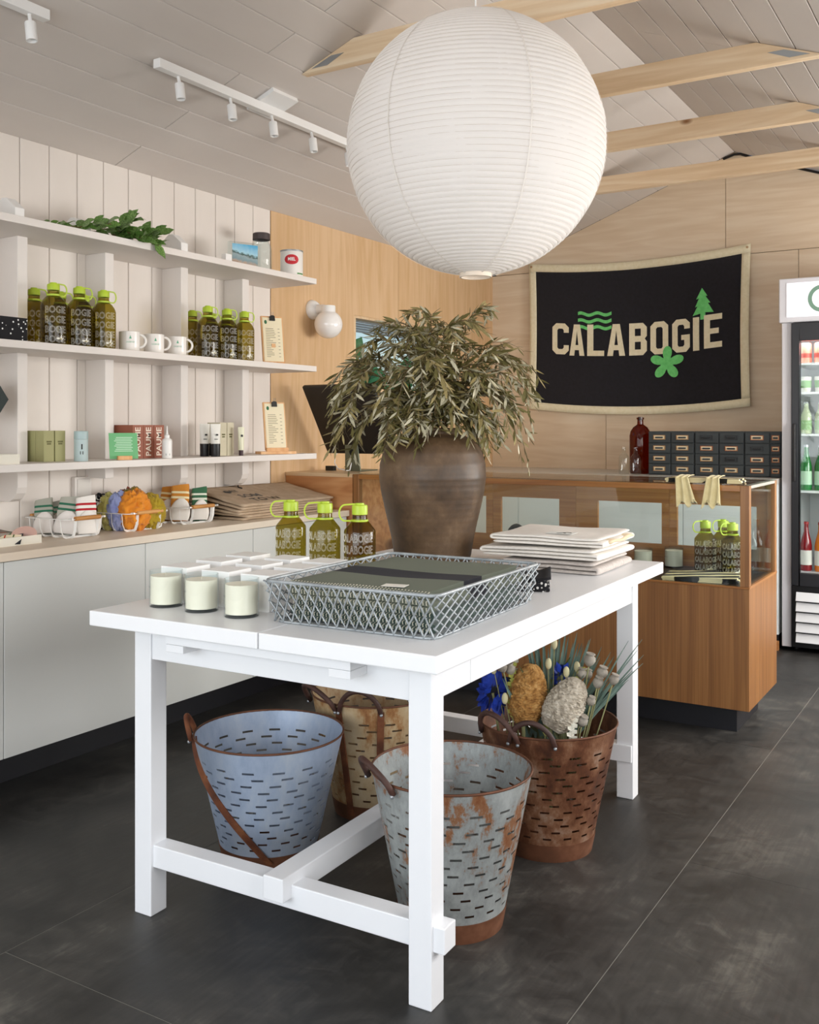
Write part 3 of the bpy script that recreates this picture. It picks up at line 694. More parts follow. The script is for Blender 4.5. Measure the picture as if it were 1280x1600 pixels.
# candles in glass tumblers
m_wax = M('cream_wax', '#fbf0dc', .45)
cv, cf = text_me('CALABOGIE', .0052, 0, .9)
def candle(name, loc, label, group):
    t = thing(name, label, 'candle', loc, 0, group)
    MB().lathe([(0, .0), (.041, .0), (.0425, .003), (.0425, .092), (.0413, .0925), (.0402, .092), (.0402, .008), (0, .008)], 40).build('tumbler', m_clear, t, smooth=50)
    MB().lathe([(0, .0084), (.0398, .0084), (.0398, .079), (.036, .0785), (0, .078)], 40).build('wax', m_wax, t, smooth=50)
    MB().tube([(0, 0, .078), (.001, 0, .086)], .0008, 6).build('wick', M('wick', '#d8d0bd', .9), t)
    k = MB(); a0 = R(232); r = .0432
    k.add([(r * cos(a0 + x / r), r * sin(a0 + x / r), .051 + y) for x, y, z in cv], cf); k.build('print', M('grey_ink', '#8d8d8d', .7), t)
    return t
G = 'candles in glass tumblers on the white table'
c0 = candle('candle', (-1.868, 1.852, TZ), 'leftmost glass candle on the white table', G)
copy_tree(c0, (-1.742, 1.849, TZ), 3, 'middle one of three glass candles on the white table', G)
copy_tree(c0, (-1.608, 1.846, TZ), -4, 'glass candle nearest to the wire basket', G)
# white gift boxes 3 x 3
m_box = M('white_card', '#f4f3f1', .6)
def gift(loc, label):
    t = thing('candle_box', label, 'box', loc, TR, 'white lidded candle boxes on the table')
    MB().box(-.0435, -.0435, 0, .0435, .0435, .0905).build('box_body', m_box, t, bevel=.0012)
    MB().box(-.0455, -.0455, .0655, .0455, .0455, .0915).build('lid', m_box, t, bevel=.0012)
    return t
rowl = ('front row', 'middle row', 'back row'); coll = ('left', 'middle', 'right')
g0 = None
for j, yy in enumerate((1.952, 2.088, 2.214)):
    for i, xx in enumerate((-1.893, -1.751, -1.621)):
        lb = 'small white lidded box, %s, %s of three' % (rowl[j], coll[i]); loc = (xx - (yy - 1.95) * TS * 1.5, yy + (xx + 1.75) * TS, TZ)
        g0 = gift(loc, lb) if g0 is None else (copy_tree(g0, loc, TR + U(-1, 1), lb) and g0)

# water bottles
m_tritan = GLASS('olive_tritan', '#c4b866', .9, .05); m_lime = M('lime_plastic', '#b4cc34', .4); m_print = M('white_print', '#eceadf', .6)
def bottle_mesh(r, h, capr, caph, rows, letter, name, label, loc, rz, group, loop_side, wide=False, text='CALABOGIE', span=.8, big=False):
    t = thing(name, label, 'bottle', loc, rz, group)
    nz = h - caph; sh = nz - .016; s0 = sh - (.034 if wide else .040)
    prof = [(0, .004), (r * .80, .0), (r * .95, .003), (r, .014), (r, s0), (r * .97, s0 + .006)]
    if wide: prof += [(capr * 1.12, sh - .003), (capr * .96, sh)]
    else: prof += [(r * .88, s0 + .016), (r * .70, s0 + .028), (capr * 1.05, sh - .004), (capr * .94, sh)]
    prof += [(capr * .92, nz), (capr * .86, nz)]
    MB().lathe(prof, 40).build('body', m_tritan, t, smooth=45)
    k = MB(); n = 48
    k.lathe([(0, h), (capr * .55, h), (capr * .58, h - .003), (capr * .6, h - .005), (capr * .94, h - .006), (capr, h - .010), (capr, nz + .002), (capr * .9, nz + .002)], 36)
    cap = k.build('cap', m_lime, t, smooth=40)
    rr = capr * 1.02; lw = .046 if wide else .034; zz0, zz1 = h - .004, sh - .001
    pts = [(-rr * .3, 0, zz0), (-rr * .9, 0, zz0 + .001)] + [(-rr - lw * .42 - lw * .42 * sin(a) , 0, (zz0 + zz1) / 2 + (zz0 - zz1) / 2 * cos(a)) for a in (pi * i / 12 for i in range(1, 12))] + [(-rr * .95, 0, zz1)]
    ang = R(loop_side); pts = [(p[0] * cos(ang) - p[1] * sin(ang), p[0] * sin(ang), p[2]) for p in pts]
    MB().tube(pts, .003, flat=(.0024, .0012), up=(-sin(ang), cos(ang), 0)).build('strap', m_lime, cap)
    MB().lathe([(capr * .93, sh - .004), (capr * 1.08, sh - .004), (capr * 1.08, sh + .003), (capr * .93, sh + .003), (capr * .93, sh - .004)], 32).build('strap_ring', m_lime, cap, smooth=40)
    k = MB(); tv, tf = text_me(text, letter, .0004, span)
    top = s0 - letter * .50
    for q in range(rows):
        z = top - q * letter * 1.0
        k.add([((r + .0004 + zz) * cos(-pi/2 + x / r), (r + .0004 + zz) * sin(-pi/2 + x / r), z + y) for x, y, zz in tv], tf)
    bv = [(-.016, 0), (-.010, .003), (0, .003), (.002, .012), (.005, .012), (.005, .003), (.014, .002), (.010, -.004), (-.010, -.004)]
    k.add([((r + .0006) * cos(-pi/2 + .35 + x / r), (r + .0006) * sin(-pi/2 + .35 + x / r), .022 + y) for x, y in bv], [tuple(range(len(bv)))])
    k.build('print', m_print, t)
    return t
G = 'olive bottles with lime caps on the white table'
tb = bottle_mesh(.0475, .233, .0235, .036, 5, .034, 'water_bottle', 'olive water bottle on the table farthest left, lime cap and white lettering', (-1.934, 2.452, TZ), 8, G, 28, True, span=.62)
copy_tree(tb, (-1.802, 2.452, TZ), 11, 'middle one of three olive water bottles on the white table', G)
copy_tree(tb, (-1.673, 2.452, TZ), 17, 'olive water bottle on the table right beside the big vase', G)

# big stoneware vase
m_vase = MN('brown_stoneware', [(.3, '#33261a'), (.46, '#4b3826'), (.58, '#5e4832'), (.75, '#7a644c')], (7, 7, 6), detail=10, rough=.40, rough2=.58, nrough=.66, bump=.05, bscale=(6, 6, 60))
prof = [(0, .012), (.118, 0), (.128, .002), (.134, .03), (.142, .08), (.153, .13), (.166, .185), (.178, .24), (.1845, .29), (.182, .335), (.172, .375), (.154, .405), (.128, .424), (.104, .433), (.097, .440), (.101, .447), (.104, .453), (.100, .458), (.086, .457), (.082, .448), (.088, .436), (.12, .42), (.15, .39), (.172, .335), (.174, .29), (.14, .1), (.12, .02), (0, .02)]
vz = thing('stoneware_vase', 'big round-shouldered brown stoneware vase on the white table', 'vase', (-1.712, 2.954, TZ))
P2 = []
for i in range(len(prof) - 1):
    a, b = prof[i], prof[i+1]; m_ = max(1, int(math.hypot(b[0]-a[0], b[1]-a[1]) / .006))
    for q in range(m_):
        s = q / m_; r = a[0] + (b[0]-a[0]) * s; z = a[1] + (b[1]-a[1]) * s
        P2.append((r + (.0009 * sin(z * 900) if .33 < z < .43 and r > .1 else .0003 * sin(z * 310)) if r > .02 else r, z))
P2.append(prof[-1])
MB().lathe(P2, 96).build('vase_body', m_vase, vz, smooth=True)

# olive branches in the vase
m_ol = [MN('olive_leaf_green', [(.3, '#565028'), (.7, '#7b7446')], (30, 30, 30), rough=.5, rnd=1), MN('olive_leaf_silver', [(.3, '#a69f82'), (.7, '#d8d2b8')], (30, 30, 30), rough=.5, rnd=1), MN('olive_leaf_tan', [(.3, '#7c6e44'), (.7, '#a69766')], (30, 30, 30), rough=.55, rnd=1)]
m_twig = M('olive_twig', '#6a5738', .8)
VX, VY, VZ = -1.712, 2.954, TZ + .44
ob = thing('olive_branches', 'spreading bunch of dried drooping olive branches in the brown vase', 'branches', (VX, VY, VZ))
leaf_me = []
def leafv(L, W):
    return [(0, 0, 0), (-W*.7, L*.25, .0012), (0, L*.27, -.001), (W*.7, L*.25, .0012), (-W, L*.52, .0016), (0, L*.54, -.001), (W, L*.52, .0016), (-W*.6, L*.8, .001), (0, L*.82, -.002), (W*.6, L*.8, .001), (0, L, -.004)]
LF = [(0, 2, 1), (0, 3, 2), (1, 2, 5, 4), (2, 3, 6, 5), (4, 5, 8, 7), (5, 6, 9, 8), (7, 8, 10), (8, 9, 10)]
for mm in m_ol:
    me = bpy.data.meshes.new('leaf'); me.from_pydata(leafv(1, .088), [], LF); me.materials.append(mm); leaf_me.append(me)
r2 = random.Random(11)
twigs = []        # (points, radius)
def bez(p0, p1, p2, p3, n):
    return [p0*(1-t)**3 + p1*3*t*(1-t)**2 + p2*3*t*t*(1-t) + p3*t**3 for t in (i/n for i in range(n+1))]
mains = []
# (azimuth relative to the across-shop axis, reach, peak height, tip height)
spec = [(-8, .35, .30, .02), (12, .37, .36, .10), (-30, .33, .22, -.10), (2, .31, .24, -.14), (28, .34, .40, .16), (60, .22, .42, .24), (80, .16, .44, .40), (100, .22, .36, .26), (125, .28, .38, .20), (150, .33, .34, .16), (168, .36, .34, .10), (184, .36, .28, .02), (200, .34, .24, -.06), (216, .33, .30, .08), (236, .28, .30, .05), (255, .24, .34, .12), (275, .20, .36, .16), (295, .22, .30, .06), (318, .28, .28, .00), (340, .33, .34, .12), (178, .30, .20, -.14), (45, .15, .40, .34), (140, .18, .40, .32), (260, .14, .38, .28), (310, .16, .40, .30), (20, .22, .46, .42), (225, .20, .40, .26), (192, .26, .38, .22), (250, .13, .16, .02), (285, .15, .15, .0), (320, .18, .14, -.03), (215, .17, .15, -.02), (265, .18, .22, .06), (300, .15, .24, .10), (235, .16, .24, .10), (350, .20, .18, -.05), (190, .20, .18, -.04), (20, .16, .2, .1), (160, .18, .2, .08), (242, .12, .09, -.01), (272, .11, .10, -.02), (296, .12, .09, -.02), (328, .15, .10, -.05), (214, .15, .10, -.04), (258, .10, .13, .03), (283, .09, .14, .04), (310, .11, .13, .02), (228, .11, .13, .02), (0, .14, .10, -.04), (180, .14, .10, -.04)]
for az, reach, pk, tip in spec:
    a = R(az); d = RT * cos(a) + FWD * sin(a); reach *= r2.uniform(.92, 1.06)
    p0 = Vector((0, 0, -.05)) + d * .03; p3 = d * reach + Vector((0, 0, tip))
    p1 = d * reach * .22 + Vector((0, 0, pk * .75)); p2 = d * reach * .80 + Vector((0, 0, pk * 1.12))
    side = Vector((0, 0, 1)).cross(d) * r2.uniform(-.06, .06)
    pts = bez(p0, p1 + side * .3, p2 + side, p3 + side, 18)
    tw = [(pts, .0026)]
    for q in range(5):
        i = r2.choice((5, 6, 7, 8, 9, 10, 11, 12, 13)); o = pts[i]; tg = (pts[i+1] - pts[i-1]).normalized()
        sd = tg.cross(Vector((0, 0, 1))).normalized() * r2.choice((-1, 1)); L = r2.uniform(.10, .17)
        e = o + (tg * .75 + sd * r2.uniform(.4, .8)).normalized() * L + Vector((0, 0, -L * r2.uniform(.2, .7)))
        tw.append((bez(o, o + tg * L * .3 + sd * L * .15 + Vector((0, 0, .02)), o + (e - o) * .7 + Vector((0, 0, .03)), e, 8), .0013))
    mains.append(tw)
allleaf = []
branches = []
for tw in mains:
    k = MB()
    for pts, r in tw: k.tube(pts, [r * (1 - .7 * i / len(pts)) for i in range(len(pts))], 5)
    br = k.build('branch', m_twig, ob, smooth=True); branches.append(br); bi = len(branches) - 1
    for pts, r in tw:
        main = r > .002; n = len(pts) - 1; ln = sum((pts[i+1] - pts[i]).length for i in range(n)); cnt = int(ln / .0105)
        for c in range(cnt):
            s = (.24 if main else .10) + ((.76 if main else .90) * (c + r2.random() * .6) / cnt); f = min(s, .999) * n; i = int(f); o = pts[i].lerp(pts[i+1], f - i)
            tg = (pts[i+1] - pts[i]).normalized(); sd = tg.cross(Vector((0, 0, 1)))
            sd = (sd.normalized() if sd.length > .01 else RT) * (1 if c % 2 else -1)
            dr = (tg * r2.uniform(.35, 1.0) + sd * r2.uniform(.25, 1.0) + Vector((0, 0, r2.uniform(-.8, .4)))).normalized()
            nm = Vector((r2.gauss(0, .6), r2.gauss(0, .6), 1)); xx = dr.cross(nm).normalized(); zz = xx.cross(dr)
            L = r2.uniform(.038, .070) * (1.0 if s < .85 else .8)
            mt = Matrix((xx, dr, zz)).transposed().to_4x4(); mt.translation = o
            mi = r2.choices((0, 1, 2), (.46, .28, .26))[0]
            toward = (o + dr * L).dot(-FWD)
            allleaf.append((toward * 1.0 + L * 4 + abs((o).dot(RT)) * .6, bi, mt @ Matrix.Diagonal((L * 1.05, L, L, 1)), mi))
allleaf.sort(key=lambda q: -q[0])
for _, bi, mt, mi in allleaf[:300]:
    o = bpy.data.objects.new('leaf', leaf_me[mi]); COL.objects.link(o); o.parent = branches[bi]; o.matrix_local = mt
k = MB()
base = leafv(1, .088)
for _, bi, mt, mi in allleaf[300:]:
    k.m = mi; k.add([mt @ Vector(v) for v in base], LF)
fo = k.build('foliage', m_ol, ob); fo['kind'] = 'stuff'

# ---------------------------------------------------------------- wire basket with wool throws
def rrect(w, d, r, n=6):
    out = []
    for cx, cy, a0 in ((w-r, d-r, 0), (-w+r, d-r, 90), (-w+r, -d+r, 180), (w-r, -d+r, 270)):
        for i in range(n + 1): a = R(a0 + 90 * i / n); out.append((cx + r * cos(a), cy + r * sin(a)))
    return out
wb = thing('wire_basket', 'grey diamond-mesh wire basket holding dark wool throws on the table', 'basket', (-1.288, 2.108, TZ), 2.2)
RW, RD, BW, BD, RH = .229, .292, .212, .272, .100
MB().tube([(x, y, RH) for x, y in rrect(RW, RD, .022)], .0042, 8, closed=True).build('rim_wire', m_wire, wb, smooth=True)
MB().tube([(x, y, .0035) for x, y in rrect(BW, BD, .03)], .003, 6, closed=True).build('base_wire', m_wire, wb, smooth=True)
def side(a, b, c, d, n, name, span=2.0):
    """crossing wires on a leaning panel: bottom edge a-b, top edge c-d"""
    a, b, c, d = map(Vector, (a, b, c, d)); k = MB()
    def P(u, v): p = a.lerp(b, u).lerp(c.lerp(d, u), v); return p
    nrm = (b - a).cross(c - a).normalized()
    for i in range(-int(span), n + 1):
        for s in (1, -1):
            pts = []
            for q in range(17):
                v = q / 16; u = (i + span * v) / n if s > 0 else (i + span * (1 - v)) / n
                if 0 <= u <= 1: pts.append(P(u, v) + nrm * .0014 * s)
            if len(pts) > 1: k.tube(pts, .0022, 5)
    k.build(name, m_wire, wb, smooth=True)
z0, z1 = .0035, RH
side((-BW, -BD, z0), (BW, -BD, z0), (-RW, -RD, z1), (RW, -RD, z1), 17, 'wire_side'); side((BW, BD, z0), (-BW, BD, z0), (RW, RD, z1), (-RW, RD, z1), 17, 'wire_side')
side((BW, -BD, z0), (BW, BD, z0), (RW, -RD, z1), (RW, RD, z1), 13, 'wire_side', 4.0); side((-BW, BD, z0), (-BW, -BD, z0), (-RW, RD, z1), (-RW, -RD, z1), 13, 'wire_side', 4.0)
k = MB()
for i in range(-9, 10): k.tube([(i / 9.5 * BW, -BD, .0022), (i / 9.5 * BW, BD, .0022)], .0015, 4)
k.build('wire_bottom', m_wire, wb)
def folded(k, w, t, layers, y0, y1, ny, seed, wav=.003, sq=1.0, mb_edges=None, spread=0.012):
    """serpentine folded cloth: cross-section in x-z, extruded along y"""
    pts = []; pitch = t * 1.12; hw = w / 2
    for L in range(layers):
        z = t / 2 + L * pitch; s = 1 if L % 2 == 0 else -1
        for i in range(13): pts.append((s * (-hw + 2 * hw * i / 12) * (1 - spread * L), z))
        if L < layers - 1:
            for i in range(1, 5): a = -pi/2 + pi * i / 5; pts.append((s * (hw * (1 - spread * L) + pitch / 2 * cos(a) * sq), z + pitch / 2 + pitch / 2 * sin(a)))
    n = len(pts); up = []; dn = []
    for i, p in enumerate(pts):
        a, b = pts[max(i-1, 0)], pts[min(i+1, n-1)]; dx, dz = b[0]-a[0], b[1]-a[1]; L = math.hypot(dx, dz) or 1
        up.append((p[0] - dz/L*t/2, p[1] + dx/L*t/2)); dn.append((p[0] + dz/L*t/2, p[1] - dx/L*t/2))
    ring = up + dn[::-1]; m = len(ring); vs = []
    for j in range(ny + 1):
        yy = y0 + (y1 - y0) * j / ny
        for x, z in ring:
            q = mnoise.noise(Vector((x * 6 + seed, yy * 6, z * 3 + seed)))
            e = mnoise.noise(Vector((x * 9, seed * 3.1, z * 30)))
            yk = yy + (.009 * e if j in (0, ny) else 0)
            vs.append((x + .003 * q, yk, max(.0004, z + wav * q * min(1, z / .02))))
    fs = [(j*m+i, j*m+(i+1) % m, (j+1)*m+(i+1) % m, (j+1)*m+i) for j in range(ny) for i in range(m)]
    for j in (0, ny):
        for i in range(n - 1): fs.append((j*m+i, j*m+i+1, j*m+m-2-i, j*m+m-1-i))
    k.add(vs, fs); return ring
m_wool = STRIPES('dark_green_wool', '#6c7264', ['#22222a'], 'Y', [(-.07, .03, 0)], .95)
m_wool2 = MN('bottle_green_wool', [(.3, '#2f4039'), (.7, '#4a5c54')], (60, 60, 60), rough=.95, sheen=.3)
m_stitch = M('cream_whip_stitch', '#ded8c6', .9)
def throw(label, z, layers, t, mat, w, d, seed, rz):
    o = thing('wool_throw', label, 'blanket', (-1.288, 2.108, TZ + z), rz, 'wool throws in the wire basket')
    k = MB(); folded(k, w, t, layers, -d / 2, d / 2, 16, seed, .004); k.build('cloth', mat, o, smooth=60)
    # blanket stitch along the folded front edges
    k = MB(); pitch = t * 1.12
    for L in range(layers):
        zz = t / 2 + L * pitch
        for i in range(44):
            x = -w / 2 + w * (i + .5) / 44; q = mnoise.noise(Vector((x * 6 + seed, -d / 2 * 6, zz * 3 + seed)))
            z_ = zz + .004 * q * min(1, zz / .02)
            k.tube([(x - .001, -d / 2 + .009, z_ + t / 2 + .0006), (x, -d / 2 - .0085, z_ + t * .3), (x + .001, -d / 2 - .0085, z_ - t * .3)], .0011, 4)
    k.build('whip_stitch', m_stitch, o)
    return o
throw('bottle green wool throw lying under the striped one in the basket', .005, 4, .0105, m_wool2, .375, .46, 3.3, 2.2)
throw('grey-green wool throw with a black band, top of the basket', .0535, 3, .0135, m_wool, .375, .49, 8.1, 2.2)
tag(MB().box(-.028, -.018, 0, .028, .018, .0008).build('paper_tag', M('tag_paper', '#ece9df', .7)), 'small cream paper label lying on the wool throw', 'label')
o = COL.objects['paper_tag']; o.location = (-1.20, 1.90, TZ + .0535 + .047); o.rotation_euler = (0, 0, R(12))

# black dotted bandanas behind the basket
m_band_b = M('black_cotton', '#141318', .9); m_dots = DOTS('black_white_dots', '#141317', '#e6e3de', 95, .34)
k = MB(); folded(k, .085, .006, 5, -.05, .05, 8, 5.5, .004)
bd = thing('dotted_bandanas', 'folded black bandanas with white dots between basket and blankets', 'bandana', (-1.168, 2.585, TZ), 24)
k.build('cloth', m_dots, bd, smooth=60)
MB().grid(6, 6, lambda u, v: (-.05 + .10 * u, -.055 + .11 * v, .036 + .018 * v * u + .003 * sin(u * 7))).build('top_fold', m_band_b, bd, solid=.004, smooth=True)
MB().box(-.02, -.03, .0375, .0, -.012, .0385).xf(Matrix.Translation((-.01, 0, .004))).build('care_label', M('tag_white', '#e8e8e4', .6), bd)

# stacked pale blankets
m_lin = MN('white_linen', [(.3, '#e6e0d8'), (.7, '#efeae3')], (40, 40, 40), rough=.95, bump=.3, bscale=(300, 300, 300))
m_grl = MN('grey_linen', [(.3, '#b5aca6'), (.7, '#cbc3bc')], (60, 60, 60), rough=.95, bump=.3, bscale=(300, 300, 300))
m_crm = M('cream_linen', '#e3cfae', .95)
def blanket(label, loc, w, d, t, layers, mat, seed, rz):
    o = thing('folded_blanket', label, 'blanket', loc, rz, 'folded linen blankets on the table end')
    k = MB(); folded(k, w, t, layers, -d/2, d/2, 14, seed, .006, spread=.012); k.build('cloth', mat, o, smooth=True, sub=1); return o
blanket('grey-beige folded blanket at the bottom of the stack', (-1.265, 3.08, TZ), .31, .36, .0115, 3, m_grl, 2.2, 2)
blanket('thick white folded blanket in the middle of the stack', (-1.30, 3.08, TZ + .044), .39, .37, .0100, 3, m_lin, 6.4, 1)
o = blanket('white folded blanket with cream edge on top of the stack', (-1.285, 3.085, TZ + .0835), .37, .35, .0092, 3, m_lin, 9.7, 3)
MB().grid(4, 8, lambda u, v: (.165 + .035 * u, -.12 + .26 * v, .012 + .012 * u * (1 - u) + .003 * sin(v * 9))).build('cream_edge', m_crm, o, solid=.006, smooth=True)
k = MB().box(-.045, -.028, 0, .045, .028, .0008); k.build('printed_label', M('tag_white', '#e8e8e4', .6), o).location = (.03, -.10, .0345)
k = MB().tube([(-.01, -.015, .0012), (.012, .012, .0012)], .001, flat=(.0022, .0004), up=(0, 0, 1)).tube([(.02 + .011 * cos(a), .002 + .013 * sin(a), .0012) for a in (i * .5 for i in range(0, 10))], .001, flat=(.0024, .0004), up=(0, 0, 1))
k.build('label_print', m_black, o).location = (.03, -.10, .0345)

# ---------------------------------------------------------------- wall shelving
S1, S2, S3 = 1.985, 1.552, 1.121; SX = -2.95
sh = thing('wall_shelving', 'cream painted wall shelving of three long boards with dividers', 'shelving', (0, 0, 0))
for z in (S1, S2, S3): MB().box(XL + .001, .6, z - .027, SX, 3.945, z).build('shelf_board', m_shelf, sh, bevel=.0015)
DV = [(1.116, 1.160), (1.532, 1.576), (1.949, 1.993), (2.365, 2.409), (2.778, 2.823), (3.205, 3.250), (3.613, 3.661)]
for a, b in DV:
    MB().box(XL + .001, a, S2, -3.142, b, S1 - .027).build('divider', m_shelf, sh, bevel=.002)
    MB().box(XL + .001, a, S3, -3.142, b, S2 - .027).build('divider', m_shelf, sh, bevel=.002)
    z1 = S3 - .027
    if abs(a - 2.778) < .01: pol = [(XL + .001, z1), (-3.142, z1), (-3.142, 1.042), (XL + .001, 1.042)]
    else: pol = [(XL + .001, z1), (-3.142, z1), (-3.142, 1.026), (-3.150, 1.004), (-3.170, .982), (-3.192, .972), (XL + .001, .972)]
    MB().prism(pol, a, b, lambda u, v, w: (u, w, v)).build('bracket', m_shelf, sh, bevel=.002)
MB().tube([(-3.19, 3.637, .971), (-3.19, 3.637, .962), (-3.165, 3.637, .957)], .003, 6).build('hook', m_black, sh)
ou = thing('socket_box', 'white electrical socket box on the boards below the shelves', 'socket', (XL, 2.75, 1.0))
MB().box(0, -.043, -.049, .022, .043, .049).build('casing', m_shelf, ou, bevel=.004)
MB().box(.022, -.032, -.040, .025, .032, .040).build('cover_plate', M('socket_plate', '#d8d2cb', .4), ou, bevel=.001)

# ---------------------------------------------------------------- base cabinets with worktop
CX = -2.862
units = [(.83, 1.467), (1.467, 2.101), (2.101, 2.729), (2.729, 3.362), (3.362, 4.078)]
names = ['leftmost white base cabinet, mostly outside the view', 'white base cabinet at the left edge of the view', 'white base cabinet below the sock basket and patch tray', 'white base cabinet below the bright cloth basket', 'white base cabinet below the tote bags, beside the plywood counter']
for (a, b), lb in zip(units, names):
    t = thing('base_cabinet', lb, 'cabinet', (0, (a + b) / 2, 0), 0, 'white base cabinets along the left wall'); h = (b - a) / 2
    MB().box(XL + .002, -h + .0005, .15, CX - .019, h - .0005, .804).build('carcass', m_cab, t)
    MB().box(CX - .018, -h + .0015, .148, CX, h - .0015, .801).build('door', m_cab, t, bevel=.0015)
    MB().box(XL + .002, -h, 0, -3.04, h, .1495).build('plinth', m_kick, t)
tag(MB().box(XL + .001, .60, .8045, -2.848, 4.083, .833).build('worktop', m_ctop, bevel=.0015), 'long pale birch worktop lying on the white cabinets', 'worktop')
CT = .833

# ---------------------------------------------------------------- top shelf
def house(loc, label, rz=0):
    t = thing('house_ornament', label, 'ornament', loc, rz, 'white house-shaped blocks on the top shelf')
    MB().prism([(-.062, 0), (.062, 0), (.062, .046), (.012, .085), (-.012, .088), (-.062, .050)], -.02, .02, lambda u, v, w: (u, w, v)).build('block', m_box, t, bevel=.002)
    return t
house((-3.085, 2.285, S1), 'white house-shaped block at the far left of the top shelf')
house((-3.15, 2.64, S1), 'white house-shaped block half hidden behind the green leaves')
house((-3.065, 3.085, S1), 'white house-shaped block between green leaves and framed photo')
m_salal = MN('glossy_green_leaf', [(.3, '#3e6126'), (.5, '#5c8238'), (.75, '#94b06a')], (12, 12, 12), rough=.32, rnd=1); m_salst = M('reddish_stem', '#6b4a30', .7)
me_s = bpy.data.meshes.new('leaf')
me_s.from_pydata([(0, 0, 0), (-.24, .28, .03), (0, .3, -.02), (.24, .28, .03), (-.27, .55, .03), (0, .58, -.03), (.27, .55, .03), (-.14, .82, .0), (0, .84, -.05), (.14, .82, 0), (0, 1.05, -.12)], [], LF)
me_s.materials.append(m_salal); me_s.polygons.foreach_set('use_smooth', [True] * len(me_s.polygons))
def salal(label, loc, stems, seed, ln):
    rr = random.Random(seed); t = thing('leaf_sprig', label, 'leafy branch', loc, 0, 'green leaf sprigs on the top shelf')
    for p, q, n in stems:
        pts = arc(p, q, (0, 0, .015), 10); st = MB().tube(pts, .0018, 5).build('stem', m_salst, t, smooth=True)
        for i in range(n):
            f = (i + .5) / n * 10; a = int(min(f, 9.99)); o = pts[a].lerp(pts[min(a+1, 10)], f - a); tg = (pts[min(a+1, 10)] - pts[a]).normalized()
            sd = tg.cross(Vector((0, 0, 1))).normalized() * (1 if i % 2 else -1)
            dr = (tg * rr.uniform(.3, .8) + sd * rr.uniform(.3, .9) + Vector((.35, -.2, rr.uniform(-.35, .6)))).normalized(); nm = Vector((.6 + rr.gauss(0, .4), -.5 + rr.gauss(0, .4), .6))
            xx = dr.cross(nm).normalized(); zz = xx.cross(dr); L = rr.uniform(.8, 1.15) * ln
            m = Matrix((xx, dr, zz)).transposed().to_4x4() @ Matrix.Diagonal((L, L, L, 1)); m.translation = o
            lf = bpy.data.objects.new('leaf', me_s); COL.objects.link(lf); lf.parent = st; lf.matrix_local = m
salal('big sprig of glossy green leaves drooping over the top shelf edge', (-3.0, 2.665, S1), [((-.08, -.2, .02), (.03, .12, .03), 12), ((-.05, -.05, .02), (.03, .20, .03), 14), ((-.04, .02, .02), (-.02, .16, .105), 9), ((-.02, .04, .02), (.07, .2, -.005), 14), ((-.03, .06, .02), (.06, .12, .01), 12), ((-.02, .1, .02), (.03, .25, .05), 9), ((-.04, -.12, .02), (.02, .0, .05), 9), ((-.03, .05, .02), (.0, .13, .09), 8)], 4, .068)
salal('tiny green leaf sprig left on the top shelf', (-3.06, 2.42, S1), [((-.03, -.05, .006), (.04, .05, .015), 4)], 9, .042)
tag(MB().box(-.013, -.02, 0, .013, .02, .05).build('white_card_box', m_box, bevel=.001), 'tiny white box left of the framed lake photo', 'box'); COL.objects['white_card_box'].location = (-3.05, 3.40, S1)
# lake photograph in an acrylic block
pf = thing('photo_frame', 'clear acrylic frame with a colour photo of a lake shore', 'photo frame', (-3.03, 3.505, S1), 66)
MB().box(-.078, 0, .0, .078, .026, .118).build('acrylic_block', m_clear, pf, bevel=.001)
pm, n, l, b = _new('lake_photo'); tc = n.new('ShaderNodeTexCoord'); sp = n.new('ShaderNodeSeparateXYZ'); l.new(tc.outputs['Object'], sp.inputs[0])
nz = n.new('ShaderNodeTexNoise'); nz.inputs['Scale'].default_value = 55; nz.inputs['Detail'].default_value = 6; l.new(tc.outputs['Object'], nz.inputs['Vector'])
a1 = n.new('ShaderNodeMath'); a1.operation = 'MULTIPLY_ADD'; a1.inputs[1].default_value = .035; l.new(nz.outputs['Fac'], a1.inputs[0]); l.new(sp.outputs['Z'], a1.inputs[2])
a2 = n.new('ShaderNodeMath'); a2.operation = 'MULTIPLY_ADD'; a2.inputs[1].default_value = .16; l.new(sp.outputs['X'], a2.inputs[0]); l.new(a1.outputs[0], a2.inputs[2])
mr = n.new('ShaderNodeMapRange'); mr.inputs['From Min'].default_value = .02; mr.inputs['From Max'].default_value = .135; l.new(a2.outputs[0], mr.inputs['Value'])
rp = n.new('ShaderNodeValToRGB'); e = rp.color_ramp.elements
while len(e) < 7: e.new(.5)
for i, (p, c) in enumerate(((0, '#6b4a3a'), (.16, '#b8a08c'), (.28, '#7c98a0'), (.44, '#98a9ae'), (.50, '#2f4a3a'), (.58, '#a8d3e4'), (1, '#2f9fd0'))): e[i].position = p; e[i].color = lin(c)
l.new(mr.outputs['Result'], rp.inputs['Fac']); l.new(rp.outputs['Color'], b.inputs['Base Color']); b.inputs['Roughness'].default_value = .35
MB().box(-.066, -.0012, .012, .062, -.0004, .108).build('photo_print', pm, pf)
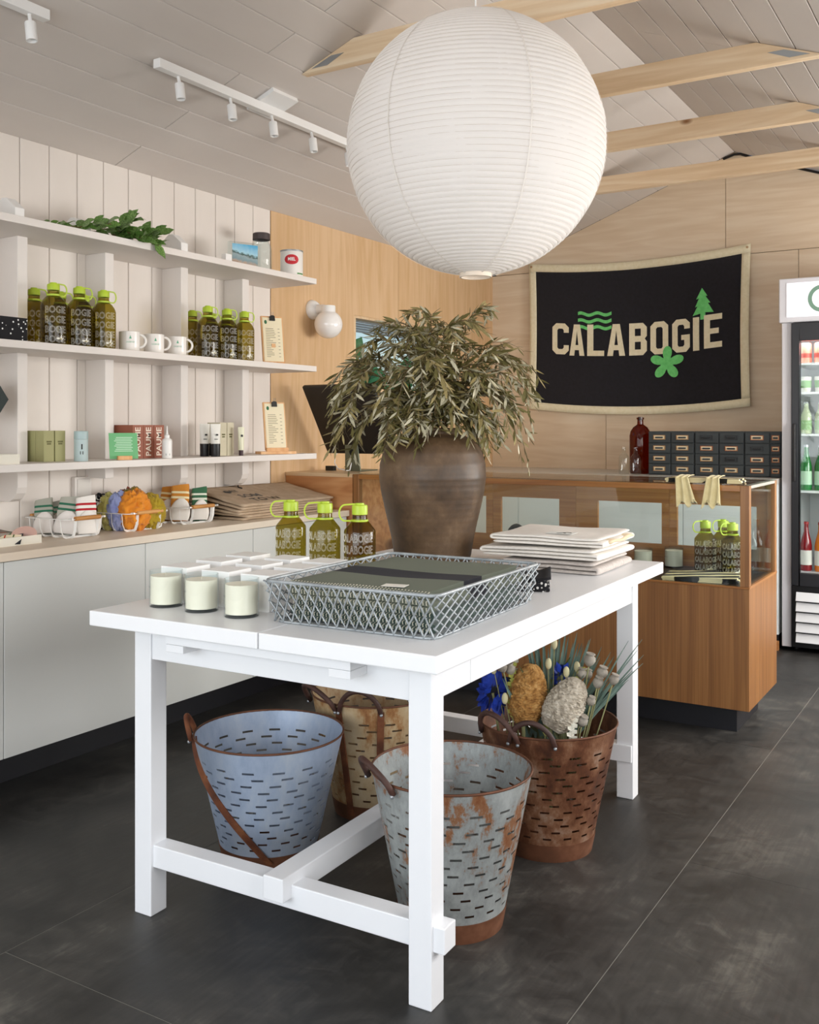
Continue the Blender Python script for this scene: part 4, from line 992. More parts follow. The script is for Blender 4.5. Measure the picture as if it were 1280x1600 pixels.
# glass jar, honey tin
jr = thing('glass_jar', 'clear ribbed glass jar with a dark brown lid on the top shelf', 'jar', (-3.09, 3.69, S1))
MB().lathe([(0, .002), (.044, 0), (.05, .006), (.05, .12), (.047, .135), (.037, .15), (.037, .168), (.034, .168), (.034, .15), (.045, .132), (.047, .118), (.047, .008), (0, .006)], 36).build('glass', m_clear, jr, smooth=45)
MB().lathe([(0, .196), (.038, .196), (.041, .193), (.042, .164), (.039, .163), (.039, .19), (0, .19)], 36).build('lid', M('dark_brown_lid', '#4b4242', .5, .2), jr, smooth=40)
tn = thing('honey_tin', 'round white tin with a red oval label on the shelf end', 'tin', (-3.02, 3.835, S1))
m_red = M('label_red', '#c8202c', .5)
MB().lathe([(0, .001), (.055, 0), (.055, .122), (.053, .126), (.050, .126), (.050, .123), (0, .123)], 48).build('can', M('tin_white', '#f0ece6', .35), tn, smooth=40)
MB().lathe([(.054, .120), (.0565, .120), (.0565, .127), (.054, .127), (.054, .120)], 48).build('rim', m_steel, tn, smooth=40)
def wrap(k, pts, fs, r, a0, z): k.add([(r * cos(a0 + x / r), r * sin(a0 + x / r), z + y) for x, y, *_ in pts], fs)
a0 = R(-52); k = MB(); ov = [(.036 * cos(2*pi*i/36), .024 * sin(2*pi*i/36)) for i in range(36)]
NN = 24
ovs = [(-.036 + .072 * i / NN, s_ * .024 * math.sqrt(max(0, 1 - (2 * i / NN - 1) ** 2))) for i in range(NN + 1) for s_ in (-1, 1)]
wrap(k, ovs, [(2*i, 2*i+2, 2*i+3, 2*i+1) for i in range(NN)], .0556, a0, .078)
k.build('red_label', m_red, tn)
k = MB(); tv, tf = text_me('MIEL', .022, 0, .85, bold=.0006); wrap(k, tv, tf, .0562, a0, .079)
k.build('lettering', m_box, tn)
k = MB(); wrap(k, [(-.022 + .011 * (i % 5), -.040 - .006 * (i // 5)) for i in range(5)] + [(-.022 + .011 * i, -.047) for i in range(5)], [(i, i+1, i+6, i+5) for i in range(4)], .0558, a0 + .9, .055); k.build('green_leaf_print', M('leaf_green_ink', '#4f8a4a', .6), tn)

# ---------------------------------------------------------------- middle shelf
db = tag(MB().box(-.065, -.055, 0, .065, .055, .082).build('dotted_box', DOTS('dot_box', '#121216', '#f0f0ee', 70, .22), bevel=.001), 'black box with white dots at the left end of the middle shelf', 'box'); db.location = (-3.04, 2.225, S2)
G = 'olive bottles with lime caps on the middle shelf'
fr = [(2.427, 'first'), (2.545, 'second'), (2.665, 'third')]
sb = None
def place_b(y, x, rz, lb):
    global sb
    if sb is None: sb = bottle_mesh(.0465, .230, .0225, .030, 4, .036, 'shelf_bottle', lb, (x, y, S2), rz, G, 195, False, 'BOGIE', .78); return
    copy_tree(sb, (x, y, S2), rz, lb, G)
place_b(2.427, -3.02, 62, 'front olive bottle next to the black dotted box'); place_b(2.545, -3.02, 60, 'front olive bottle in the middle of the left shelf group'); place_b(2.662, -3.02, 58, 'front olive bottle nearest the white mugs, left of them')
place_b(2.478, -3.195, 60, 'olive bottle half hidden by the divider behind the dotted box'); place_b(2.600, -3.195, 60, 'olive bottle behind the gap of the left shelf group'); place_b(2.715, -3.195, 60, 'olive bottle at the back, by the divider left of the mugs')
place_b(3.330, -3.195, 60, 'olive bottle half hidden by the divider right of the mugs'); place_b(3.455, -3.195, 60, 'olive bottle at the back of the right shelf group'); place_b(3.556, -3.195, 60, 'olive bottle at the back, beside the last divider')
place_b(3.244, -3.02, 60, 'front olive bottle nearest the white mugs, right of them'); place_b(3.368, -3.02, 57, 'front olive bottle in the middle of the right shelf group'); place_b(3.485, -3.02, 54, 'front olive bottle nearest to the upper clipboard stand')
# mugs
m_cer = M('white_ceramic', '#f1ece6', .25); m_gink = M('green_ink', '#5fae8a', .6)
tv1, tf1 = text_me('CALABOGIE', .009, 0, .7)
def mug(y, lb):
    t = thing('mug', lb, 'mug', (-3.02, y, S2), 0, 'white mugs on the middle shelf')
    MB().lathe([(0, .002), (.036, 0), (.0395, .004), (.041, .02), (.041, .078), (.0395, .079), (.038, .078), (.038, .008), (0, .006)], 36).build('cup', m_cer, t, smooth=45)
    a = R(34); pts = [((.039 + .026 * sin(q)) * cos(a), (.039 + .026 * sin(q)) * sin(a), .042 + .026 * cos(q)) for q in (pi * i / 10 for i in range(11))]
    MB().tube(pts, .0048, 8).build('handle', m_cer, t, smooth=True)
    k = MB(); wrap(k, tv1, tf1, .0414, R(-38), .036); wrap(k, [(-.005, -.006), (.005, -.006), (0, .008)], [(0, 1, 2)], .0414, R(-38), .055); k.build('print', m_gink, t); return t
mg = mug(2.794, 'white mug nearest the left bottle group')
copy_tree(mg, (-3.02, 2.926, S2), 3, 'middle one of the three white mugs'); copy_tree(mg, (-3.02, 3.057, S2), -3, 'white mug nearest the right bottle group')
# clipboards on wooden stands
m_maple = WOOD('maple_board', '#d39a62', '#e0ac76', '#eabf8e', 'z', fine=40, rough=.5); m_paper_c = M('cream_paper', '#efe3c4', .8); m_ink = M('soft_ink', '#8a8168', .8)
def clipboard(loc, rz, lb, base):
    t = thing('menu_clipboard', lb, 'clipboard', loc, rz, 'menu clipboards on wooden stands')
    tl = Matrix.Translation((0, 0, .018 if base else .002)) @ Matrix.Rotation(R(-9), 4, 'X')
    bo = MB().box(-.056, 0, 0, .056, .011, .235).xf(tl).build('board', m_maple, t, bevel=.001)
    if base: MB().box(-.092, -.028, 0, .092, .045, .013).build('foot', m_maple, t, bevel=.001); MB().box(-.056, -.016, .013, .056, -.004, .03).build('ledge', m_maple, t)
    else: MB().box(-.052, .006, 0, .052, .05, .007).build('foot', m_maple, t); MB().box(-.01, .011, .005, .01, .045, .10).build('strut', m_maple, t)
    sheet_ = MB().box(-.050, -.0016, .012, .050, -.0006, .228).xf(tl).build('menu_sheet', m_paper_c, t)
    k = MB()
    rr = random.Random(5)
    for i in range(17):
        z = .172 - i * .0086; w = rr.uniform(.02, .052); k.box(-.036, -.0024, z, -.036 + w, -.0018, z + .0022); 
        if i % 2 == 0: k.box(.026, -.0024, z, .036, -.0018, z + .0022)
    k.xf(tl).build('menu_lines', m_ink, sheet_)
    MB().ball((-.034, -.002, .205), (.007, .0008, .010), 10, 6).xf(tl).build('green_emblem', M('dark_green_ink', '#2f6b45', .7), sheet_)
    k = MB().prism([(-.013, 0), (.013, 0), (.012, .022), (.006, .026), (-.006, .026), (-.012, .022)], -.010, .015, lambda u, v, w: (u, w, .212 + v)); c = k.xf(tl).build('binder_clip', m_black, t)
    MB().tube([(.004, -.008, .236), (.004, -.016, .252), (-.004, -.016, .252), (-.004, -.008, .236)], .0009, 5).xf(tl).build('clip_wire', m_steel, c)
clipboard((-3.035, 3.722, S2), 62, 'menu clipboard with black clip standing on the middle shelf end', False)
clipboard((-3.035, 3.738, S3), 62, 'menu clipboard on a wide wooden foot at the lowest shelf end', True)

# ---------------------------------------------------------------- lowest shelf
hx = thing('hexagon_sign', 'dark green hexagonal plaque hanging at the left edge above the lowest shelf', 'plaque', (-3.13, 2.225, 1.35), 58)
MB().prism([(.075 * cos(R(60 * i)), .075 * sin(R(60 * i))) for i in range(6)], 0, .006).build('plate', M('plaque_dark_green', '#12201b', .5), hx, bevel=.001)
MB().tube([(0, .003, .06), (0, .003, S2 - .027 - 1.35)], .0012, 5).build('cord', m_white, hx)
def tray(name, label, loc, w, d, h):
    t = thing(name, label, 'tray', loc, 0); k = MB()
    k.box(-w/2, -d/2, 0, w/2, d/2, .004); k.build('base', m_trayw, t)
    for q in ((-w/2, -d/2, w/2, -d/2 + .006), (-w/2, d/2 - .006, w/2, d/2), (-w/2, -d/2 + .006, -w/2 + .006, d/2 - .006), (w/2 - .006, -d/2 + .006, w/2, d/2 - .006)): MB().box(q[0], q[1], .004, q[2], q[3], h).build('side', m_trayw, t, bevel=.001)
m_trayw = M('cream_tray', '#e9e4d6', .5)
tray('small_tray', 'small cream tray at the left end of the lowest shelf', (-3.07, 2.16, S3), .2, .17, .035)
tag(MB().tube([(0, 0, .004), (.02, .02, .012), (.03, .05, .02), (.035, .06, .045)], .004, 6).build('dark_pen', m_black, smooth=True), 'dark pen lying in the small cream tray', 'pen').location = (-3.10, 2.13, S3)
m_olv = M('olive_carton', '#a3a070', .6); m_olink = M('olive_ink', '#6b683f', .7)
def carton(loc, w, d, h, mat, label, group, name='soap_box', lines=((.55, .4, .006), (.62, .5, .006)), ink=None, rz=90):
    t = thing(name, label, 'box', loc, rz, group)
    MB().box(-w/2, -d/2, 0, w/2, d/2, h).build('carton', mat, t, bevel=.0008)
    k = MB()
    for zz, ww, hh in lines: k.box(-w*ww/2, -d/2 - .0006, h*zz, w*ww/2, -d/2 - .0001, h*zz + hh)
    k.build('print', ink or m_olink, t); return t
G = 'olive soap boxes on the lowest shelf'
carton((-3.19, 2.448, S3), .046, .046, .116, m_olv, 'olive box at the back of the row of olive boxes', G)
carton((-3.142, 2.448, S3), .046, .046, .116, m_olv, 'olive box second from the back in its row', G)
carton((-3.094, 2.448, S3), .046, .046, .116, m_olv, 'olive box at the front, first from the divider', G)
carton((-3.094, 2.499, S3), .046, .046, .116, m_olv, 'olive box at the front, touching the pale blue tin', G)
tt = thing('pale_blue_tin', 'pale blue cylindrical tin beside the olive boxes', 'tin', (-3.03, 2.562, S3))
MB().lathe([(0, 0), (.0255, 0), (.026, .002), (.026, .083), (.0255, .0835), (0, .0835)], 32).build('tube', M('pale_blue_card', '#b3c4c4', .45), tt, smooth=40)
MB().lathe([(0, .084), (.0265, .084), (.0265, .110), (.0255, .114), (0, .115)], 32).build('lid', M('pale_blue_lid', '#a9bdbe', .4), tt, smooth=40)
k = MB(); wrap(k, [(-.006, -.006), (.006, -.006), (.006, .006), (-.006, .006)], [(0, 1, 2, 3)], .0264, R(-35), .032); wrap(k, [(-.002, 0), (.003, 0), (.003, .02), (-.002, .02)], [(0, 1, 2, 3)], .0264, R(-35), .045); k.build('print', m_black, tt)
cd = thing('green_card', 'mint green printed card leaning on a little wooden stand', 'card', (-3.0, 2.748, S3), 62)
tl = Matrix.Translation((0, 0, .004)) @ Matrix.Rotation(R(-11), 4, 'X')
k = MB().box(-.056, 0, 0, .056, .0012, .104); cdm = k.xf(tl).build('card', M('mint_card', '#6fb47c', .6), cd)
k = MB()
for i in range(9): k.box(-.036 + .004 * (i % 3), -.0008, .03 + i * .0068, .036 - .005 * (i % 2), -.0003, .0325 + i * .0068)
k.xf(tl).build('print', M('pale_print', '#cfe8cf', .7), cdm)
MB().box(-.028, -.017, 0, .028, .010, .016).build('stand', m_maple, cd, bevel=.001)
m_pau = M('terracotta_carton', '#9a5a44', .6); m_pink = M('cream_lettering', '#efe0d0', .7)
pv, pf_ = text_me('PAUME', .040, 0, .95, bold=.0008)
for i, lb in enumerate(('terracotta box with cream lettering nearest the green card', 'terracotta box with cream lettering in the middle of three', 'terracotta box with cream lettering behind the white dropper bottle')):
    t = thing('terracotta_box', lb, 'box', (-3.12, 2.882 + i * .0585, S3), 90, 'terracotta boxes on the lowest shelf')
    MB().box(-.0285, -.055, 0, .0285, .055, .138).build('carton', m_pau, t, bevel=.0008)
    k = MB(); k.add([(-y, -.0555, .069 + x) for x, y, z in pv], pf_); k.build('lettering', m_pink, t)
dp = thing('dropper_bottle', 'white plastic dropper bottle with pointed nozzle', 'bottle', (-3.005, 2.985, S3))
MB().lathe([(0, 0), (.020, 0), (.021, .003), (.021, .07), (.019, .078), (.010, .084), (.010, .088), (0, .088)], 28).build('body', M('white_plastic', '#f0eeea', .35), dp, smooth=45)
MB().lathe([(0, .134), (.0018, .134), (.0035, .110), (.006, .098), (.0105, .096), (.0105, .086), (0, .086)], 24).build('nozzle', M('white_plastic', '#f0eeea', .35), dp, smooth=45)
k = MB(); wrap(k, [(-.008, -.012), (.008, -.012), (.008, -.004), (-.008, -.004)], [(0, 1, 2, 3)], .0214, R(-35), .024); k.build('print', m_black, dp)
m_tubew = M('white_tube', '#eeebe2', .4); m_tubek = M('black_tube_cap', '#17171a', .4)
def tube_(loc, lb, rz=62, s=1.0):
    t = thing('hand_cream_tube', lb, 'tube', loc, rz, 'black and white cream tubes on the lowest shelf')
    MB().lathe([(0, 0), (.0195*s, 0), (.020*s, .002), (.021*s, .056), (0, .056)], 24).build('cap', m_tubek, t, smooth=40)
    def P(u, v): a = 2*pi*u; rx = (.0205 + .003 * v) * s; ry = .0205 * s * (1 - v) + .0012; return (rx * cos(a), ry * sin(a), .0565 + .087 * v)
    MB().grid(24, 8, P, closeu=True).build('tube_body', m_tubew, t, smooth=60)
    MB().box(-.011, -.0195, .075, .004, -.0165, .078).box(-.004, -.0185, .092, .006, -.0150, .099).build('print', m_black, t)
tube_((-3.105, 3.315, S3), 'cream tube half hidden by the divider'); tube_((-3.055, 3.262, S3), 'cream tube at the front, second from the divider'); tube_((-3.0, 3.272, S3), 'frontmost cream tube, with a round black mark'); tube_((-3.105, 3.362, S3), 'cream tube at the back, between the others and the beige boxes')
G = 'beige cream boxes on the lowest shelf'; m_bei = M('beige_carton', '#d2cab0', .6)
carton((-3.075, 3.382, S3), .044, .044, .150, m_bei, 'beige carton next to the black and white tubes', G, 'cream_box'); carton((-3.075, 3.430, S3), .044, .044, .150, m_bei, 'beige carton next to the small tube', G, 'cream_box'); carton((-3.13, 3.405, S3), .044, .044, .150, m_bei, 'beige carton standing behind the other two', G, 'cream_box')
st = thing('small_cream_tube', 'small pale yellow tube with a dark foot in front of the last divider', 'tube', (-3.01, 3.452, S3), 62)
MB().lathe([(0, 0), (.010, 0), (.0105, .024), (0, .024)], 18).build('cap', M('dark_red_cap', '#3a1c22', .4), st, smooth=40)
MB().grid(18, 6, lambda u, v: ((.0125 + .003 * v) * cos(2*pi*u), (.0125 * (1 - v) + .001) * sin(2*pi*u), .0245 + .105 * v), closeu=True).build('tube_body', M('pale_yellow_tube', '#e6e4c8', .4), st, smooth=60)
MB().box(-.003, -.009, .085, .006, -.0055, .095).build('print', m_black, st)

# ---------------------------------------------------------------- worktop: tray, baskets of socks and cloths, tote bags
tray('patch_tray', 'cream tray of patches at the left end of the worktop', (-3.10, 2.235, CT), .20, .25, .03)
def flatthing(name, lb, cat, loc, rot, fn, mat):
    t = thing(name, lb, cat, loc, rot=rot); fn(t, mat); return t
pk = thing('round_patch', 'round pink patch with a dark bird mark in the cream tray', 'patch', (-3.02, 2.30, CT + .032), rot=(R(-48), 0, R(62)))
MB().lathe([(0, .004), (.040, .004), (.044, .002), (.044, 0), (0, 0)], 32).build('disc', M('pink_felt', '#d9b3a8', .9), pk, smooth=40)
MB().prism([(-.008, 0), (0, .003), (.003, .010), (.005, .002), (.012, 0), (.003, -.003), (0, -.008), (-.002, -.002)], .0041, .005, lambda u, v, w: (u, v, w)).build('bird_mark', m_black, pk)
for i, (c, lb) in enumerate((('#c8452a', 'red striped card in the cream patch tray'), ('#4d6b35', 'green card in the cream patch tray'), ('#23262c', 'black edged card in the cream patch tray'))):
    o = thing('patch_card', lb, 'card', (-3.045 + .018 * i, 2.195 + .022 * i, CT + .006), rot=(R(-55), 0, R(40)), group='cards in the cream patch tray')
    MB().box(-.03, 0, 0, .03, .0015, .065).build('card', M('card_%d' % i, c, .7), o); MB().box(-.026, -.0008, .03, .026, -.0001, .05).build('print', m_paper_c, o)
k = MB(); folded(k, .13, .009, 4, -.08, .08, 8, 1.7, .004); o = thing('grey_beanie', 'folded grey-brown knitwear at the back of the patch tray', 'knitwear', (-3.135, 2.235, CT + .005), 80); k.build('knit', MN('grey_knit', [(.3, '#8a8078'), (.7, '#a89d92')], (80, 80, 80), rough=.95), o, smooth=60)

m_bwire = M('white_coated_steel', '#f1efeb', .4); m_ash = WOOD('ash_handle', '#b57b3e', '#c68c4c', '#d39c5c', 'y', fine=50, rough=.5)
def sock_basket(x0, x1, y0, y1, lb):
    cx, cy = (x0 + x1) / 2, (y0 + y1) / 2; w, d = (x1 - x0) / 2, (y1 - y0) / 2
    t = thing('wire_basket', lb, 'basket', (cx, cy, CT), 0, 'white strip baskets on the worktop')
    MB().tube([(x, y, .073) for x, y in rrect(w, d, .022)], .003, closed=True, flat=(.0055, .0012), up=(0, 0, 1)).xf(Matrix.Identity(4)).build('rim_strip', m_bwire, t)
    def U_(p, q):  # strip from rim to rim under the basket
        p, q = Vector(p), Vector(q); i = (q - p).normalized()
        pts = [p + Vector((0, 0, .073)), p + Vector((0, 0, .03)) + i * .004, p + Vector((0, 0, .008)) + i * .014, p + Vector((0, 0, .0015)) + i * .03, q + Vector((0, 0, .0015)) - i * .03, q + Vector((0, 0, .008)) - i * .014, q + Vector((0, 0, .03)) - i * .004, q + Vector((0, 0, .073))]
        MB().tube(pts, .003, flat=(.0055, .0011), up=(0, 0, 1) if 0 else None).build('strip', m_bwire, t)
    for x in (-w * .72, -w * .24, w * .24, w * .72): U_((x, -d, 0), (x, d, 0))
    for y in (-d * .55, d * .55): U_((-w, y, 0), (w, y, 0))
    for s in (-1, 1):
        MB().tube([(s * (w + .004), -d * .62, .075), (s * (w + .004), d * .62, .075)], .0085, 10).build('wood_handle', m_ash, t, smooth=50)
    for q in (-1, 1): MB().tube([(w * .9, q * d * .75, .073), (w + .012, q * d * .8, .075)], .004, 6).build('handle_end', m_bwire, t)
    return t
sock_basket(-3.238, -2.995, 2.465, 2.655, 'white strip basket of grey and red-striped socks'); sock_basket(-3.238, -2.985, 2.755, 2.975, 'white strip basket of bright crumpled cloths'); sock_basket(-3.238, -3.0, 3.085, 3.295, 'white strip basket of orange and green socks')
def sock(loc, lb, cols, h=.15, w=.075, th=.030, lean=18, rz=60, band=None, sock_m=None, group='folded socks in the strip baskets'):
    """folded pair: cuff up with woven bands, foot turned forward, paper sleeve below"""
    base, stripe, toe = cols; t = thing('sock_pair', lb, 'socks', loc, rot=(R(-lean), R(rng.uniform(-9, 9)), R(rz + rng.uniform(-14, 14))), group=group)
    key = 'sock_' + base[1:] + stripe[1:]
    mm = STRIPES(key, base, [stripe], 'Z', [(h * .62, h * .68, 0), (h * .76, h * .82, 0)], .95)
    seed = loc[1] * 7
    def P(u, v):
        a = 2*pi*u; ex = .45; ca, sa = cos(a), sin(a); x = math.copysign(abs(ca) ** ex, ca) * w/2; y = math.copysign(abs(sa) ** ex, sa) * th/2
        q = mnoise.noise(Vector((x * 25, y * 25 + seed, v * 4))); s = 1 - .12 * (1 - v) ** 2
        if v > .97: s *= .93
        return (x * s + .004 * q, y * s + .005 * q - .010 * v * v, h * v * (1 + .07 * x / w))
    k = MB(); k.grid(28, 12, P, closeu=True); n0 = len(k.v); k.f.append(tuple(range(n0 - 28, n0))); k.mi.append(0); k.build('cuff', mm, t, smooth=60)
    k = MB(); k.grid(24, 10, lambda u, v: (cos(2*pi*u) * w * .56 * sin(pi * (.25 + .73 * v)) ** .45 + .006 * v, -th * .55 + sin(2*pi*u) * .013 * sin(pi * (.06 + .9 * v)) ** .4 - .006 * v, h * (.01 + .60 * v)), closeu=True)
    k.build('toe', M('toe_' + toe[1:], toe, .95), t, smooth=True)
sock((-3.17, 2.505, CT + .006), 'grey sock pair with green bands, leftmost in its basket', ('#a9a89c', '#2f6b52', '#e9e2dc'), .135, .07, .03, 16, 52)
sock((-3.105, 2.545, CT + .006), 'grey sock pair with green bands in the middle of its basket', ('#b4b2a6', '#2f6b52', '#efe9e4'), .145, .078, .03, 14, 52)
sock((-3.035, 2.595, CT + .006), 'white sock pair with two red bands', ('#ece7e0', '#b3262e', '#f0ebe4'), .145, .075, .032, 12, 66)
sock((-3.20, 2.60, CT + .006), 'grey sock pair at the back of the left sock basket', ('#9c9b90', '#2f6b52', '#ddd6cf'), .12, .07, .03, 12, 52)
sock((-3.185, 3.15, CT + .006), 'orange sock pair at the back left of its basket', ('#c9822f', '#f0dfae', '#eee8e0'), .15, .07, .03, 15, 52)
sock((-3.115, 3.165, CT + .006), 'orange sock pair with cream bands at the front of its basket', ('#d38c38', '#f3e6bc', '#f2ede6'), .158, .078, .03, 12, 52)
sock((-3.06, 3.235, CT + .006), 'dark green sock pair with white bands', ('#3d6b4c', '#e6e8d8', '#f2ede6'), .145, .066, .03, 12, 56)
sock((-3.19, 3.245, CT + .006), 'orange sock pair hidden at the back of its basket', ('#c07a2c', '#efdcae', '#eee8e0'), .14, .066, .03, 12, 52)
def cloth(loc, lb, mat, r, seed):
    t = thing('crumpled_cloth', lb, 'cloth', loc, 0, 'crumpled cloths in the middle basket')
    def fn(d):
        q = d * 1.7 + Vector((seed, seed * .7, 0)); w = Vector((mnoise.noise(q * 1.3), mnoise.noise(q * 1.3 + Vector((5, 0, 0))), mnoise.noise(q * 1.3 + Vector((0, 9, 0))))) * .7
        f = 1 - abs(mnoise.noise(q * 1.4 + w)) * .8 - abs(mnoise.noise(q * 3 + w * 2)) * .5
        return .60 + .62 * f
    r = tuple(q * 1.12 for q in r); MB().ball((0, 0, r[2] * .98), r, 56, 36, fn).build('folds', mat, t, smooth=True)
m_cot = lambda n, c1, c2: MN(n, [(.3, c1), (.7, c2)], (14, 14, 14), rough=.9, sheen=.2)
cloth((-3.195, 2.815, CT + .004), 'black and white striped crumpled cloth', WAVES('black_white_stripe', '#17161a', '#e9e7e2', 16, rot=(0, R(35), R(40))), (.047, .05, .062), 1.3)
cloth((-3.135, 2.80, CT + .004), 'pale lime yellow crumpled cloth', m_cot('lime_cotton', '#bdb45a', '#dcd68a'), (.045, .044, .063), 4.2)
cloth((-3.085, 2.80, CT + .004), 'lilac blue crumpled cloth', m_cot('lilac_cotton', '#8d99d2', '#b6bfe8'), (.04, .04, .066), 6.1)
cloth((-3.035, 2.835, CT + .004), 'bright orange crumpled cloth', m_cot('orange_cotton', '#d27a14', '#ee9a2c'), (.05, .058, .070), 8.8)
cloth((-3.035, 2.92, CT + .004), 'mustard yellow crumpled cloth at the basket end', m_cot('mustard_cotton', '#957a0e', '#bfa425'), (.05, .05, .060), 12.3)
cloth((-3.11, 2.90, CT + .004), 'dark mustard crumpled cloth at the back', m_cot('olive_cotton', '#7a6812', '#a68f24'), (.055, .05, .070), 15.9)
cloth((-3.17, 2.915, CT + .004), 'rust red crumpled cloth at the back', m_cot('rust_cotton', '#8a3f2c', '#a85a40'), (.04, .045, .068), 18.4)
m_kraft = MN('natural_canvas', [(.3, '#b39b80'), (.7, '#c8b197')], (20, 20, 20), rough=.95, bump=.2, bscale=(400, 400, 400))
for i in range(6):
    lb = ['bottom tote bag of the canvas stack', 'second tote bag from the bottom of the stack', 'third tote bag from the bottom of the stack', 'fourth tote bag from the bottom of the stack', 'fifth canvas tote bag, just under the printed one', 'top canvas tote bag with black lettering'][i]
    t = thing('tote_bag', lb, 'tote bag', (-3.08 + U(-.006, .006), 3.70 + U(-.01, .01), CT + .0005 + i * .0115), rz=U(-3, 3), group='canvas tote bags stacked on the worktop')
    sd = i * 3.7; tilt = .013 * i
    def T(u, v): q = mnoise.noise(Vector((u * 3 + sd, v * 4, sd))); return (-.155 + .31 * u + .004 * q, -.335 + .67 * v + .008 * mnoise.noise(Vector((u * 5, sd, 0))), .0055 + .0042 * abs(mnoise.noise(Vector((u * 2.2 + sd, v * 5, 3)))) + tilt * (1 - u))
    MB().grid(14, 24, T).build('canvas', m_kraft, t, solid=.0085, smooth=True)
    if i == 5:
        k = MB()
        for s, xx, sz in (('SOM', .02, .065), ('TO W', .09, .065), ('EAT', -.06, .045)):
            tv, tf = text_me(s, sz, 0, 1.1, bold=.001)
            k.add([(xx - y, -.13 + x + (xx - .03) * .5, T((xx - y + .155) / .31, (-.13 + x + .335) / .67)[2] + .0055) for x, y, z in tv], tf)
        k.build('lettering', m_black, t)
        MB().prism([(.018 * cos(a) * (1 + .25 * cos(3 * a)), .018 * sin(a) * (1 + .2 * sin(4 * a))) for a in (2*pi*j/18 for j in range(18))], .0052, .0056, lambda u, v, w: (-.055 + u, -.21 + v, T((u + .1) / .31, (.125 + v) / .67)[2] + w)).build('sprig_print', m_black, t)

# ---------------------------------------------------------------- plywood counter and oak display case
pc = thing('plywood_counter', 'plywood service counter between the wall and the glass case', 'counter', (0, 0, 0))
MB().box(XL + .002, 4.088, 0, -2.834, 4.105, .998).build('front_panel', m_plyc, pc)
MB().box(-2.852, 4.106, 0, -2.834, 4.62, .998).build('side_panel', m_plyc, pc)
MB().box(XL + .002, 4.085, .998, -2.834, 4.64, 1.016).build('counter_top', m_plyct, pc, bevel=.001)
X0, X1, Y0, Y1 = -2.831, -.905, 4.087, 4.62
dc = thing('display_case', 'long honey oak and glass display case behind the white table', 'display case', (0, 0, 0))
MB().box(X0 + .05, Y0 + .08, 0, X1 - .067, Y1 - .06, .11).build('kick_board', m_kick, dc)
MB().box(X0, Y0, .11, X1, Y0 + .018, .600).build('front_panel', m_oak, dc, bevel=.0015)
MB().box(X1 - .018, Y0 + .018, .11, X1, Y1, .600).build('side_panel', m_oak, dc, bevel=.0015)
MB().box(X0, Y0 + .018, .11, X0 + .018, Y1, .600).build('side_panel', m_oak, dc)
MB().box(X0 + .018, Y0 + .018, .11, X1 - .018, Y1, .128).build('bottom_board', m_oak, dc)
MB().box(X0 + .018, Y0 + .018, .586, X1 - .018, Y1, .604).build('deck', M('dark_deck', '#3a2c22', .35), dc)
MB().box(X0, Y0 - .002, .600, X1 + .002, Y0 + .012, .608).build('sill', m_oakx, dc, bevel=.001)
MB().box(X1 - .012, Y0 + .012, .600, X1 + .002, Y1, .610).build('sill', m_oaky, dc, bevel=.001)
ZT = 1.0145
for x, y in ((X1 - .036, Y0), (X0, Y0), (X1 - .036, Y1 - .034), (X0, Y1 - .034)): MB().box(x, y, .608 if y == Y0 else .604, x + .036, y + .034, ZT).build('post', m_oak, dc, bevel=.0015)
MB().box(X0 + .036, Y0, ZT - .024, X1 - .036, Y0 + .03, ZT).build('top_rail', m_oakx, dc, bevel=.0015)
MB().box(X0 + .036, Y1 - .03, ZT - .024, X1 - .036, Y1, ZT).build('top_rail', m_oakx, dc)
MB().box(X1 - .03, Y0 + .034, ZT - .012, X1, Y1 - .034, ZT).build('top_rail', M('pale_metal_edge', '#c9c6c0', .3, .5), dc)
MB().box(X0, Y0 + .034, ZT - .02, X0 + .03, Y1 - .034, ZT).build('top_rail', m_oaky, dc)
MB().box(X0 + .036, Y0 + .008, .608, X1 - .036, Y0 + .013, ZT - .024).build('front_glass', m_glass, dc)
MB().box(X1 - .014, Y0 + .034, .610, X1 - .009, Y1 - .034, ZT - .012).build('side_glass', m_glass, dc)
MB().box(X0 + .002, Y0 + .002, ZT, X1 - .002, Y1 - .002, ZT + .006).build('top_glass', m_glass, dc)
for i, (a, b, pa, pb) in enumerate(((-2.795, -2.30, -2.70, -2.34), (-2.3, -1.845, -2.255, -1.933), (-1.845, -1.38, -1.732, -1.416), (-1.38, -.941, -1.343, -.985))):
    yy = Y1 - .028 + (i % 2) * .0; z0, z1 = .605, ZT - .0245
    k = MB().box(a + .0005, yy, z0, pa, yy + .018, z1).box(pb, yy, z0, b - .0005, yy + .018, z1).box(pa, yy, z0, pb, yy + .018, .70).box(pa, yy, .893, pb, yy + .018, z1)
    d = k.build('back_door', m_oakx, dc); MB().box(pa, yy + .007, .70, pb, yy + .011, .893).build('door_pane', m_glass, d)
